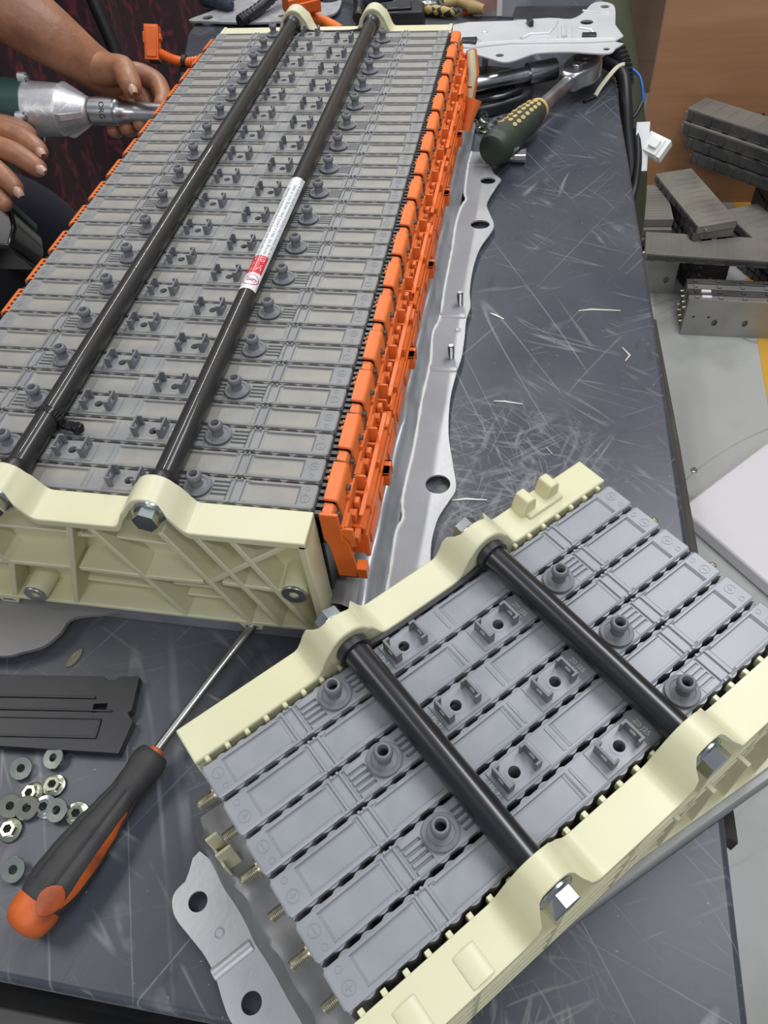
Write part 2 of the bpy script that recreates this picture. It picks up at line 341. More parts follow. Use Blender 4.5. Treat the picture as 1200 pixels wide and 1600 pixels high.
# ------------------------------------------------------------ workbench
tb = empty('workbench', (-0.06, 0.5, FL), 'long workbench covered with a scratched blue-grey rubber mat', 'workbench')
XL, XR0, XR1, YF, YB = -0.372, 0.243, 0.188, -0.236, 1.32
top = [(XL, YF), (XR0 - 0.006, YF), (XR0, YF + 0.006), (0.2415, -0.05), (0.2375, 0.10), (0.2285, 0.34), (0.2175, 0.58), (0.2075, 0.80), (XR1, YB), (XL - .10, YB), (XL - .09, 1.04), (XL, .70)]
def rel(pts, o=tb): return [(x - o.location.x, y - o.location.y) for x, y in pts]
obj('mat', MB().prism(rel(top), -FL - 0.014, -FL, smooth=False), M_mat, tb, bevel=0.007, seg=4)
ins = lambda d: [(XL + d, YF + d), (XR0 - d, YF + d), (0.2375 - d, 0.10), (0.2175 - d, 0.58), (XR1 - d, YB - d), (XL + d, YB - d)]
obj('bench_top', MB().prism(rel(ins(0.004)), -FL - 0.040, -FL - 0.014), M_apron, tb, bevel=0.0015)
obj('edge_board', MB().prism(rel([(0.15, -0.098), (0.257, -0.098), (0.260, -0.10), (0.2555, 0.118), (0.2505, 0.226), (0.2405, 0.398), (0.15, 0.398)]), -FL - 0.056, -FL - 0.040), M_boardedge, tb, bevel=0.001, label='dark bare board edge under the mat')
for x, y in ((XL + .06, YF + .10), (0.16, YF + .10), (XL + .06, YB - .08), (0.12, YB - .08)):
    obj('leg', MB().box(x - .025 + .06, x + .025 + .06, y - .025 - .5, y + .025 - .5, 0, -FL - 0.040), M_apron, tb, bevel=0.002)
obj('front_rail', MB().box(XL + .06, XR0 + .06 - .03, -.272 - .5, -.2435 - .5, -FL - .20, -FL - .158), M_apron, tb, bevel=.002)
obj('shade_panel', MB().box(XL + .06, XR0 + .06 - .03, -.2435 - .5, -.20 - .5, -FL - .20, -FL - .185), M_blackp, tb)  # black panel put in for the shaded gap below the bench front
obj('lower_shelf', MB().box(XL + .06 + .035, .16 + .06 + .02, YF - .5 + .12, YB - .5 - .06, 0.16, 0.18), M_apron, tb, bevel=0.002)

# ------------------------------------------------------------ battery module
TL = 137.5
def module_mesh(name, mats):
    e = 0.22
    xb = [0, 1, 11, 41.5, 44, 45.4, 50.2, 51.6, 53, 62.5, 80.5, 90, 103.5, 130, 139.3, 140.6, 143, 145, 219, 221.5, 223, 227.5, 229, 231, 262, 274, 275]
    sl = [(-5.9, -4.6), (-2.75, -1.45), (0.4, 1.7), (3.55, 4.85)]
    yb = [-8.9, -7.7, -6.7] + [q for a in sl for q in a] + [6.7, 7.7, 8.9]
    yb = sorted(set(yb))
    def h(x, y):
        a = abs(y)
        if 11 < x < 41.5 or 231 < x < 262: return -1.9 if a < 6.7 else 0
        if 145 < x < 219: return -1.8 if a < 6.7 else 0
        if 143 < x < 145: return -0.9 if a < 6.7 else 0
        if 41.5 < x < 53 or 219 < x < 231:
            if a > 7.7: return -0.1
            if 44 < x < 45.4 or 50.2 < x < 51.6 or 221.5 < x < 223 or 227.5 < x < 229: return 0.15
            return -1.0
        if 53 < x < 62.5 or 80.5 < x < 90:
            if any(q0 < y < q1 for q0, q1 in sl): return -3.4
            return 0.2
        if 103.5 < x < 130: return 0.6 if a < 7.7 else 0
        if 139.3 < x < 140.6: return 0.5 if a < 6.7 else 0
        return 0
    def ex(br):
        out = [(br[0], (br[0] + br[1]) / 2)]
        for i in range(1, len(br) - 1): out += [(br[i] - e, (br[i - 1] + br[i]) / 2), (br[i] + e, (br[i] + br[i + 1]) / 2)]
        return out + [(br[-1], (br[-1] + br[-2]) / 2)]
    def exx(br):
        wide = {11: 1.1, 41.5: 1.0, 145: 0.8, 143: 0.6, 219: 0.9, 231: 0.8, 262: 1.1}
        out = [(br[0], (br[0] + br[1]) / 2)]
        for i in range(1, len(br) - 1):
            q = wide.get(br[i], e); out += [(br[i] - q, (br[i - 1] + br[i]) / 2), (br[i] + q, (br[i] + br[i + 1]) / 2)]
        return out + [(br[-1], (br[-1] + br[-2]) / 2)]
    X, Y = exx(xb), ex(yb); nx, ny = len(X), len(Y); mb = MB(); vs = []
    for i, (x, xm) in enumerate(X):
        for j, (y, ym) in enumerate(Y):
            z = h(xm, ym)
            if i in (0, nx - 1): y = max(-7.3, min(7.3, y)); z = -0.5
            elif i in (1, nx - 2): y = max(-8.5, min(8.5, y))
            if j in (0, ny - 1): z = -0.45
            vs.append(((x - TL) * mm, y * mm, z * mm))
    fs = [(i * ny + j, (i + 1) * ny + j, (i + 1) * ny + j + 1, i * ny + j + 1) for i in range(nx - 1) for j in range(ny - 1)]
    ring = [i * ny for i in range(nx)] + [(nx - 1) * ny + j for j in range(1, ny)] + [i * ny + ny - 1 for i in range(nx - 2, -1, -1)] + [j for j in range(ny - 2, 0, -1)]
    n = len(vs)
    for q in ring: vs.append((vs[q][0], vs[q][1], -4.2 * mm))
    for k in range(len(ring)): l = (k + 1) % len(ring); fs.append((ring[k], n + k, n + l, ring[l]))
    fs.append(tuple(range(n + len(ring) - 1, n - 1, -1)))
    lid = MB().add(vs, fs).mesh('lid'); lid = cutter_diff(lid, [((114.5 - TL) * mm, 0, -0.01, 0.01, 2.9 * mm)], 'lid')
    out = []
    for i in range(0, 251): x = 1.2 + i * (272.6 / 250); out.append(((x - TL) * mm, (9.15 + 0.95 * math.cos(2 * PI * x / 11)) * mm))
    poly = out + [(x, -y) for x, y in reversed(out)]
    body = MB().prism(poly, -96 * mm, -1.35 * mm).mesh('body'); body = cutter_diff(body, [((114.5 - TL) * mm, 0, -0.014, 0.01, 2.9 * mm)], 'body')
    bm = bmesh.new(); bm.from_mesh(lid); bm.from_mesh(body)
    for p in bm.faces: p.material_index = 0; p.smooth = False
    me = bpy.data.meshes.new('detail'); d = MB()
    def rng(cx, cy, ro, ri, z1, n=20):
        for k in range(n):
            a, b = 2 * PI * k / n, 2 * PI * (k + 1) / n
            P = lambda r_, t: (cx + r_ * math.cos(t), cy + r_ * math.sin(t))
            q = [P(ro, a), P(ro, b), P(ri, b), P(ri, a)]
            d.prism([((x - TL) * mm, y * mm) for x, y in q], -0.0004, z1 * mm)
    rng(5.8, 2.2, 2.9, 2.55, 0.22); rng(269.2, 2.2, 2.9, 2.55, 0.22); rng(6.0, -5.4, 1.5, 1.25, 0.2, 14); rng(269.0, -5.4, 1.5, 1.25, 0.2, 14)
    bx = lambda x0, x1, y0, y1, z1, z0=-0.4: d.box((x0 - TL) * mm, (x1 - TL) * mm, y0 * mm, y1 * mm, z0 * mm, z1 * mm)
    bx(5.6, 6.0, 0.7, 3.7, 0.22); bx(269.0, 269.4, 0.7, 3.7, 0.22); bx(267.7, 270.7, 2.0, 2.4, 0.22)
    for x in (46, 49.4, 223.8, 226.6): bx(x, x + 1.2, 7.9, 9.2, 0.5, -1.0); bx(x, x + 1.2, -9.2, -7.9, 0.5, -1.0)
    rng(114.5, 0, 4.6, 2.95, 0.75, 24)
    dm = d.mesh('d'); bm.from_mesh(dm); bm.to_mesh(me); bm.free(); me.name = name
    for m_ in mats: me.materials.append(m_)
    me.polygons.foreach_set('material_index', [0] * len(me.polygons))
    return me
me_mod = module_mesh('battery_module', [M_mod]); me_modd = me_mod.copy(); me_modd.materials[0] = M_modd
# vent port (origin on the module top)
vp = MB()
vp.lathe([(8.3 * mm, 0.7 * mm), (8.5 * mm, 1.0 * mm), (8.5 * mm, 2.0 * mm), (8.2 * mm, 2.3 * mm), (6.3 * mm, 2.3 * mm), (6.1 * mm, 1.9 * mm), (5.6 * mm, 2.0 * mm), (4.4 * mm, 2.3 * mm), (3.7 * mm, 2.6 * mm), (3.5 * mm, 3.2 * mm), (3.4 * mm, 7.6 * mm), (4.4 * mm, 8.4 * mm),
          (4.6 * mm, 9.0 * mm), (4.6 * mm, 10.2 * mm), (3.9 * mm, 11.8 * mm), (3.5 * mm, 12.1 * mm), (2.8 * mm, 12.1 * mm), (2.6 * mm, 11.8 * mm), (2.5 * mm, 4.0 * mm)], 26, closed=False)
vp.cur = 1; vp.lathe([(7.9 * mm, -0.3 * mm), (8.0 * mm, 0.6 * mm)], 24); vp.lathe([(2.55 * mm, 5.5 * mm), (2.55 * mm, 6.0 * mm)], 16)
me_port = vp.mesh('vent_port'); me_port.materials.append(M_post); me_port.materials.append(M_hole)
# clip: upright plate with a window and two short returns facing +x
def clip_mesh(hh):
    c = MB(); t = 0.6
    for a in ((-5.8, -2.0, 0, hh), (2.0, 5.8, 0, hh), (-2.0, 2.0, 0, hh * 0.42), (-2.0, 2.0, hh * 0.78, hh)):
        c.box(-t * mm, t * mm, a[0] * mm, a[1] * mm, a[2] * mm, a[3] * mm)
    c.box(t * mm, 3.0 * mm, -5.8 * mm, -4.6 * mm, 0, hh * mm); c.box(t * mm, 3.0 * mm, 4.6 * mm, 5.8 * mm, 0, hh * mm)
    m_ = c.mesh('clip'); m_.materials.append(M_post); return m_
me_clip = clip_mesh(8.0)
# laser-marked characters beside the clip
tm = text_mesh('marking', 'Z0 J25\nJ4 281', 0.0036); tm.materials.append(M_print)
studp = MB(); studp.lathe([(4.6 * mm, 0), (4.6 * mm, 1.6 * mm), (2.6 * mm, 1.8 * mm)] + [q for k in range(10) for q in ((2.65 * mm, (2.0 + k * 0.8) * mm), (2.45 * mm, (2.4 + k * 0.8) * mm))] + [(2.1 * mm, 10.3 * mm)], 16)
me_stud = studp.mesh('terminal_stud'); me_stud.materials.append(M_brass)

def add_module(pack, x, y, ztop, flip, me, big):
    o = obj('battery_module', me, [], pack, (x, y, ztop), (0, 0, PI if flip else 0))
    obj('vent_port', me_port, [], o, ((71.2 - TL) * mm, 0, 0)); 
    obj('clip', me_clip, [], o, ((106.2 - TL) * mm, 0, 0.3 * mm)); obj('clip', me_clip, [], o, ((125.2 - TL) * mm, 0, 0.3 * mm), (0, 0, PI))
    obj('marking', tm, [], o, ((101.0 - TL) * mm, 0, 0.12 * mm), (0, 0, PI / 2))
    if not big:
        obj('terminal_stud', me_stud, [], o, ((0.5 - TL) * mm, 0, -13 * mm), (0, -PI / 2, 0)); obj('terminal_stud', me_stud, [], o, ((272.0 - TL) * mm, 0, -13 * mm), (0, PI / 2, 0))
    return o
# hex flange bolt, axis +z is the direction the head points
def bolt_mesh(rf=9.4, rh=7.6, hh=6.0, ft=2.0):
    b = MB(); b.lathe([(rf * mm, 0), (rf * mm, ft * 0.5 * mm), ((rh + .6) * mm, ft * mm)], 24)
    hexa = [(rh * mm * math.cos(PI * k / 3), rh * mm * math.sin(PI * k / 3)) for k in range(6)]
    b.prism(hexa, ft * 0.8 * mm, (ft + hh) * mm)
    b.lathe([(rh * 0.62 * mm, (ft + hh) * mm), (rh * 0.45 * mm, (ft + hh - .6) * mm), (0.2 * mm, (ft + hh - .7) * mm)], 16, closed=False)
    return b.mesh('hex_bolt')
me_bolt = bolt_mesh(); me_bolt.materials.append(M_zinc)
me_sbolt = bolt_mesh(7.0, 6.2, 4.2, 1.6); me_sbolt.materials.append(M_zinc)
wsh = MB(); wsh.lathe([(3.0 * mm, -0.5 * mm), (3.0 * mm, 0.9 * mm), (3.6 * mm, 1.1 * mm), (7.6 * mm, 1.1 * mm), (7.8 * mm, 0.8 * mm), (7.8 * mm, -0.5 * mm)], 24, closed=False)
wsh.lathe([(2.9 * mm, -3 * mm), (2.9 * mm, -2 * mm)], 14); me_wash = wsh.mesh('washer'); me_wash.materials.append(M_satin)

def top_profile(tubes, x0, x1, rise, rad=14.0, base=0.0, n=120):
    """top edge height (mm) of an end plate along its length, with a rounded boss over each tube"""
    pts = []
    for i in range(n + 1):
        x = x0 + (x1 - x0) * i / n; z = base
        for tx in tubes:
            d = abs(x - tx)
            if d < rad * 0.92: z = max(z, rise - rad + math.sqrt(max(0, rad * rad - d * d)))
            elif d < rad + 11: q = (d - rad * 0.92) / (rad * 0.08 + 11); z0 = rise - rad + math.sqrt(rad * rad * (1 - .92 ** 2)); z = max(z, base + (z0 - base) * (0.5 + 0.5 * math.cos(PI * q)) ** 1.5)
        pts.append((x, z))
    return pts
def shelf(name, prof, y0, y1, th, parent, zc, rec=((), 0)):
    """thick bent strip following the profile"""
    lo = [(x, z - th) for x, z in prof]
    mb = MB(); n = len(prof); vs = []
    tubes_, push = rec
    for y_ in (y0, y1):
        fy = lambda x: y_ + (push * max([math.exp(-((x - t_) / 12.0) ** 8) for t_ in tubes_] + [0]) if y_ == (y1 if push < 0 else y0) else 0)
        y = None
        vs += [(x * mm, fy(x) * mm, zc + z * mm) for x, z in prof] + [(x * mm, fy(x) * mm, zc + z * mm) for x, z in lo]
    fs = []
    for i in range(n - 1):
        fs += [(i, i + 1, 2 * n + i + 1, 2 * n + i), (n + i, 3 * n + i, 3 * n + i + 1, n + i + 1), (i, n + i, n + i + 1, i + 1), (2 * n + i, 2 * n + i + 1, 3 * n + i + 1, 3 * n + i)]
    fs += [(0, 2 * n, 3 * n, n), (n - 1, 2 * n - 1, 4 * n - 1, 3 * n - 1)]
    mb.add(vs, fs); return mb

# ------------------------------------------------------------ large pack
ZT = 0.115
P1 = 0.0207
big = empty('battery_pack', (-0.1375, 0.352, 0), 'long dusty battery pack of grey modules with orange covers along its sides', 'battery pack')
ox, oy = -0.1375, 0.352
for k in range(34):
    add_module(big, 0.0005, k * P1 + P1 / 2 - oy, ZT, k % 2 == 0, me_modd, True)
TX = [-181.0, -87.5]     # tube axes, world x in mm
TZ = 0.1245
def endplate_big(y_in, y_out, near):
    s = -1 if near else 1
    prof = top_profile([x - ox * 1000 for x in TX], -275.5 - ox * 1000, 2.0 - ox * 1000, 22.3, 12.8, 0.5 if near else -3)
    mb = shelf('e', prof, min(y_in, y_out), max(y_in, y_out), 5.5, None, ZT, ([x - ox * 1000 for x in TX], 4 if near else -4))
    X0, X1 = -275.5 - ox * 1000, 2.0 - ox * 1000
    n = 90; w = []
    # back wall follows the profile, hollow part in front of it filled with ribs
    pr = [(x, z - 2) for x, z in prof]
    poly = [(x * mm, ZT + z * mm) for x, z in pr] + [(X1 * mm, ZT - 95 * mm), (X0 * mm, ZT - 95 * mm)]
    a, b = (y_in, y_in + s * 5); mb.prism(poly, min(a, b) * mm, max(a, b) * mm, 'y')
    a, b = min(y_in + s * 4, y_out), max(y_in + s * 4, y_out)
    bx = lambda x0, x1, z0, z1: mb.box(x0 * mm, x1 * mm, a * mm, b * mm, z0 * mm, z1 * mm)
    bx(X0, X0 + 4, 20, 113); bx(X1 - 4.5, X1, 20, 113); bx(X0, X1, 19, 22.5)
    ribn = [0]
    def rib(x0, z0, x1, z1, t=3.8, dep=0.0):
        ribn[0] += 1; dep = dep * 2.6 + 0.12 * (ribn[0] % 1) + 0.045 * ribn[0]; dx, dz = x1 - x0, z1 - z0; l = math.hypot(dx, dz); nx, nz = -dz / l * t / 2, dx / l * t / 2
        x0 -= ox * 1000; x1 -= ox * 1000
        yo = y_out - s * dep; c, d = min(y_in + s * 4, yo), max(y_in + s * 4, yo)
        mb.prism([((x0 + nx) * mm, (z0 + nz) * mm), ((x1 + nx) * mm, (z1 + nz) * mm), ((x1 - nx) * mm, (z1 - nz) * mm), ((x0 - nx) * mm, (z0 - nz) * mm)], c * mm, d * mm, 'y')
    if near:
        for r_ in ((-83, 113, -49, 20), (-63, 113, -28, 20), (-42, 113, -8, 20), (-128, 113, -93, 20), (-139, 113, -173, 20), (-232, 113, -200, 64), (-200, 64, -219, 20), (-204, 113, -204, 64)): rib(*r_)
        for r_ in ((-271, 64, -158, 65), (-152, 65.5, -108, 63.5), (-108, 63.5, -70, 64), (-58, 65, -20, 63), (-64, 66, -8, 112)): rib(*r_)
        for r_ in ((-160, 40, -98, 38, 2.4, 3), (-140, 64, -134, 38, 1.8, 5), (-122, 64, -116, 38, 1.8, 5), (-98, 46, -62, 46, 2.4, 3), (-92, 34, -56, 34, 2.4, 3),
                   (-150, 94, -128, 94, 2.6, 2), (-118, 96, -78, 92, 2.6, 2), (-230, 93, -214, 93, 2.6, 2), (-198, 96, -140, 96, 2.6, 2), (-200, 50, -166, 50, 2.2, 3), (-262, 46, -214, 46, 2.2, 3)): rib(*r_)
        for cx, cz in ((-12, 65), (-198, 30)):
            T = Matrix.Translation(((cx - ox * 1000) * mm, y_out * mm - 0.001, cz * mm)) @ Matrix.Rotation(PI / 2, 4, 'X')
            mb.lathe([(8.6 * mm, -20 * mm), (7.9 * mm, -1 * mm), (7.4 * mm, 0)], 24, T)
        for cx in (-49, -225): mb.prism([((cx - 9 - ox * 1000) * mm, 20 * mm), ((cx + 9 - ox * 1000) * mm, 20 * mm), ((cx + 6 - ox * 1000) * mm, 13 * mm), ((cx - 6 - ox * 1000) * mm, 13 * mm)], (y_out - 0) * mm, (y_out + 12) * mm, 'y')
    # solid boss behind the bolt, between the strip and the tube
    for tx in TX:
        T = Matrix.Translation(((tx - ox * 1000) * mm, (y_out + (4.3 if near else -4.3)) * mm, TZ)) @ Matrix.Rotation(PI / 2 * (1 if near else -1), 4, 'X')
        mb.lathe([(11.2 * mm, -15 * mm), (11.2 * mm, -1.5 * mm), (10.5 * mm, 0)], 32, T)
    o = obj('end_plate', mb, M_cream, big, (0, -oy, 0), bevel=0.0007, seg=2, label='cream moulded end plate with diagonal ribs' if near else 'cream moulded far end plate')
    for tx in TX:
        c = obj('hex_bolt', me_bolt, [], o, ((tx - ox * 1000) * mm + 0.002, y_out * mm + (0.0038 if near else -0.0038), TZ + 0.0025), (PI / 2 if near else -PI / 2, 0, 0.0)); c.rotation_euler[1] = 0.3
    if near:
        for cx, cz in ((-12, 65), (-198, 30)): obj('washer', me_wash, [], o, ((cx - ox * 1000) * mm, y_out * mm - 0.0012, cz * mm), (PI / 2, 0, 0))
        for cx in (-49, -225): obj('hex_bolt', me_sbolt, [], o, ((cx - ox * 1000) * mm, y_out * mm + 0.006, 0.0145), (PI / 2 + 0.15, 0, 0))
    return o
endplate_big(-1.0, -24.0, True)
endplate_big(34 * P1 * 1000 + 0.5, 34 * P1 * 1000 + 24, False)
# hold-down tubes
for i, tx in enumerate(TX):
    L = 34 * P1 + 0.003
    t = MB(); T = Matrix.Translation((0, -0.0005, 0)) @ Matrix.Rotation(-PI / 2, 4, 'X')
    t.lathe([(7.2 * mm, 0), (7.2 * mm, L)], 32, T)
    o = obj('hold_down_tube', t, M_tubed, big, (tx * mm - ox, -oy, TZ))
    for y in (0.004, L - 0.012):
        c = MB(); c.lathe([(9.4 * mm, 0), (9.4 * mm, 5 * mm), (7.5 * mm, 8 * mm)] if y < 0.1 else [(7.5 * mm, 0), (9.4 * mm, 3 * mm), (9.4 * mm, 8 * mm)], 28, Matrix.Translation((0, y - .004, 0)) @ Matrix.Rotation(-PI / 2, 4, 'X'))
        obj('collar', c, M_blackp, o)
    if i == 1:
        # warning label wrapped on the tube: sheet, red blocks and lettering bent round the same radius
        y0, y1 = 0.182, 0.338
        def wrap(me, rr, cy, ang):   # me: x along the tube, y across it
            for v_ in me.vertices:
                x, y, z = v_.co; a = ang - y / rr; q = rr + z
                v_.co = (q * math.sin(a), cy + x, q * math.cos(a))
            return me
        rr = 7.28 * mm
        def patch(name, ya, yb, a0, a1, r_, m_, label=None):
            p = MB(); n = 18; k = 2
            vs = []; fs = []
            for j, y in enumerate((ya, yb)):
                for i_ in range(n + 1): a = a0 + (a1 - a0) * i_ / n; vs.append((r_ * math.sin(a), y, r_ * math.cos(a)))
            fs = [(i_, i_ + 1, n + 2 + i_, n + 1 + i_) for i_ in range(n)]
            p.add(vs, fs, True); me = p.mesh(name); return obj(name, me, m_, o, label=label)
        lab = patch('warning_label', y0, y1, -1.55, 1.15, rr, M_label, 'white and red danger sticker with rows of small print')
        def txt(body, size, yc, ang, m_, flip=False):
            me = text_mesh('lettering', body, size, 0.00001)
            if flip: me.transform(Matrix.Rotation(PI, 4, 'Z'))
            wrap(me, rr + 0.00003, yc, ang); me.materials.append(m_); c = bpy.data.objects.new('lettering', me); COL.objects.link(c); c.parent = o; return c
        def ptch(ya, yb, a0, a1, m_, r_=rr + 0.00002):
            c = patch('print', ya, yb, a0, a1, r_, m_); return c
        ptch(0.201, 0.223, 0.00, 0.95, M_lred); ptch(0.201, 0.223, -1.45, -0.06, M_lred)
        # across the sheet the text reads away from the camera; y across is -x side first
        def line(body, size, yc, ang, m_): txt(body, size, yc, ang, m_)
        line('\u25B2DANGER', 0.0052, 0.212, 0.47, M_label); line('HIGH VOLTAGE', 0.0030, 0.212, -0.35, M_label); line('INSIDE', 0.0030, 0.212, -0.85, M_label)
        line('Touching may result in Electric Shock causing injury or death.', 0.0042, 0.274, 0.25, M_lblack)
        line('Toucher peut donner un choc electrique entrainant de graves blessures ou la mort.', 0.0036, 0.279, 0.78, M_lblack)
        line('Do not open the cover. Service by trained technician only. Keep away', 0.0036, 0.270, -0.30, M_lblack)
        line('from children. Wear insulated gloves when handling this battery.', 0.0036, 0.266, -0.85, M_lblack)
        # round pictogram: ring with a slash
        rg = MB(); 
        for k in range(28):
            a, b = 2 * PI * k / 28, 2 * PI * (k + 1) / 28
            P = lambda q, t_: (q * math.cos(t_), q * math.sin(t_))
            rg.prism([P(.0062, a), P(.0062, b), P(.0055, b), P(.0055, a)], 0, 0.00002)
        for k in range(-6, 6): rg.prism([(k * .0006 * 1.2 - .0004, k * .0006 * 1.2), (k * .0006 * 1.2 + .0004, k * .0006 * 1.2), ((k + 1) * .00072 + .0004, (k + 1) * .00072), ((k + 1) * .00072 - .0004, (k + 1) * .00072)], 0, 0.00002)
        me = rg.mesh('print'); wrap(me, rr + .00003, 0.1925, 0.15); obj('print', me, M_lred, o)
        hd = text_mesh('print', '\u00A7', 0.0085, 0.00001); wrap(hd, rr + .00003, 0.1925, 0.15); obj('print', hd, M_lblack, o)
        ptch(0.1835, 0.3365, 1.02, 1.06, M_lblack)
# cable tie on the left tube
ct = MB(); TT = Matrix.Translation((-0.181 - ox, 0.050 - oy, TZ - 0.001)) @ Matrix.Rotation(R(-12), 4, 'Z')
ring = [(9.0 * mm * math.cos(2 * PI * k / 28), 8.6 * mm * math.sin(2 * PI * k / 28)) for k in range(28)]; inner = [(7.3 * mm * math.cos(2 * PI * k / 28), 7.3 * mm * math.sin(2 * PI * k / 28)) for k in range(28)]
for k in range(28):
    l = (k + 1) % 28; ct.prism([ring[k], ring[l], inner[l], inner[k]], -2.6 * mm, 2.6 * mm, 'y', TT)
ct.box(7.5 * mm, 20 * mm, -3.2 * mm, 3.2 * mm, -5 * mm, -2.2 * mm, TT); ct.lathe([(3.8 * mm, -6 * mm), (4.2 * mm, -3 * mm), (3.0 * mm, -1.0 * mm)], 16, TT @ Matrix.Translation((20 * mm, 0, 0)))
obj('cable_tie', ct, M_gloss, big, bevel=0.0003)
# black gasket strip between tubes at the far end plate
def black_insert(x0, x1, y0, dy, z1, sgn, T=None):
    m_ = MB(); n = 24; vs = []; fs = []
    poly = []
    for i in range(n + 1):
        q = i / n; x = x0 + (x1 - x0) * q; z = z1 + 9 * (abs(2 * q - 1) ** 4) ; poly.append((x * mm, z * mm))
    poly += [(x1 * mm, (z1 - 12) * mm), (x0 * mm, (z1 - 12) * mm)]
    m_.prism(poly, min(y0, y0 + sgn * dy) * mm, max(y0, y0 + sgn * dy) * mm, 'y'); return m_
obj('gasket_strip', black_insert(TX[0] - ox * 1000, TX[1] - ox * 1000, 34 * P1 * 1000 - 2.5, 3.0, 116.0, 1), M_blackp, big, (0, -oy, 0))
# right and left side blocks: black comb strip, then orange covers
comb = MB()
for side in (1, -1):
    x0 = 0.0010 if side > 0 else -0.2795
    comb.box(x0 - ox, x0 + 0.0025 - ox, -oy, 34 * P1 - oy, ZT - 0.08, ZT - 0.006)
    for k in range(136): y = k * P1 / 4 - oy; comb.box(x0 + 0.0005 - ox, x0 + 0.0045 - ox if side > 0 else x0 + 0.003 - ox, y, y + P1 / 8, ZT - 0.03, ZT - 0.0025)
o = obj('comb_strip', comb, M_blackp, big); o['kind'] = 'stuff'
def cover_mesh():
    """one orange cover over two module ends; origin at the module end line, x outward, y along the row centred, z=0 is module top"""
    c = MB(); H = P1
    b = lambda x0, x1, y0, y1, z0, z1: c.box(x0 * mm, x1 * mm, y0 * mm, y1 * mm, z0 * mm, z1 * mm)
    # flap: top, rounded edge, outer drop; a notch on the inner edge
    pr = [(4.2, -2.6), (4.2, -0.6), (11.0, -0.9), (12.6, -1.8), (13.4, -3.4), (14.0, -17), (12.4, -17), (11.8, -4.2), (10.8, -3.0)]
    c.prism([(x * mm, z * mm) for x, z in pr], -11 * mm, 18.8 * mm, 'y')
    pr2 = [(4.6, -5.0), (4.6, -3.2), (9.4, -3.5), (10.8, -4.2), (11.6, -6), (12.2, -20), (10.8, -20), (10.0, -6.4), (9, -5.4)]
    c.prism([(x * mm, z * mm) for x, z in pr2], -19.8 * mm, -11 * mm, 'y')
    b(3.0, 5.0, 4, 7, -2.4, -0.2); b(3.0, 4.6, 10, 12, -2.4, -0.2)
    # clip blocks and ledges below the flap
    b(13.5, 18, -17, -6, -28, -17); b(13.5, 16.5, 2, 14, -26, -13); b(17, 20.5, 4, 9, -31, -20); b(14, 20, -4, 1, -33, -22)
    b(14, 16, -20.3, 20.3, -60, -16)
    b(14, 22, -20.0, -18.2, -33, -16); b(15, 22, 15, 17.0, -35, -24)
    b(19, 23, -14, 12, -37, -31)
    return c.mesh('busbar_cover')
me_cov = cover_mesh(); me_cov.materials.append(M_oranged)
scr = MB(); scr.lathe([(1.9 * mm, 0), (1.9 * mm, 2.5 * mm), (1.2 * mm, 2.6 * mm), (1.2 * mm, 2.6 * mm)], 12); me_scr = scr.mesh('screw'); me_scr.materials.append(mat('rusty_screw', (0.10, 0.06, 0.045), 0.5, 0.6, c2=(0.2, 0.2, 0.2), scale=200))
railm = MB()
for k in range(17):
    y = (2 * k + 1) * P1 - oy
    o = obj('busbar_cover', me_cov, [], big, (0.0005 - ox, y, ZT), bevel=0.0005, seg=1)
    for dy in (-14.5 * mm, 6 * mm): obj('screw', me_scr, [], o, ((12.0 if dy < 0 else 13.6) * mm, dy, -9 * mm), (0, PI / 2, 0))
    c = obj('busbar_cover', me_cov, [], big, (-0.2745 - ox, y, ZT), (0, 0, PI), bevel=0.0005, seg=1)
    c.location.x += 0.0038; c.location.z -= 0.002
for side in (1, -1):
    x = 0.0005 - ox if side > 0 else -0.2745 - ox
    def bx(x0, x1, y0, y1, z0, z1):
        a, b = x + side * x0 * mm, x + side * x1 * mm; rl.box(min(a, b), max(a, b), y0 - oy, y1 - oy, ZT + z0 * mm, ZT + z1 * mm)
    segs = 6; Ls = 34 * P1 / segs
    for s_ in range(segs):
        rl = MB(); y0 = s_ * Ls + 0.002 + (0.012 if s_ == 0 else 0); y1 = (s_ + 1) * Ls - 0.001; zo = -2 * (s_ % 2)
        bx(22.0, 25.5, y0, y1, -37 + zo, -31 + zo); bx(23.5, 26.5, y0, y1, -60, -37); bx(14, 25, y0 + .002, y1 - .002, -60, -57); bx(16, 24, y0, y0 + 0.003, -57, -30)
        bx(21, 24.5, y0 + 0.004, y1 - 0.010, -25, -23.5)
        n = 3
        for q in range(n): yy = y0 + (y1 - y0) * (q + .5) / n; bx(15, 26, yy - .0012, yy + .0012, -37, -28 + 2 * (q % 2)); bx(26.3, 27.6, yy - .012, yy + .010, -52, -42)
        bx(26, 31, y1 - 0.050, y1 - 0.042, -52, -40); bx(26, 31, y1 - 0.039, y1 - 0.037, -52, -40); bx(26, 31, y1 - .050, y1 - .037, -42, -40)
        obj('busbar_frame', rl, M_orange, big, bevel=0.0005, seg=1)
# first cover carries a long drop leg with a foot
leg = MB()
leg.prism([((x) * mm, z * mm) for x, z in ((4, -1), (15, -1), (15.5, -22), (19, -28), (22, -62), (9, -62), (6.5, -30), (4, -24))], -1.8 * mm, 0.4 * mm, 'y')
leg.box(9 * mm, 22 * mm, -1.8 * mm, 9 * mm, -62 * mm, -60 * mm); leg.box(20 * mm, 27 * mm, -1.8 * mm, 6 * mm, -62 * mm, -52 * mm)
obj('cover_leg', leg, M_orange, big, (0.0005 - ox, 0.0000 - oy, ZT), bevel=0.0006, label='long orange drop leg at the near corner')
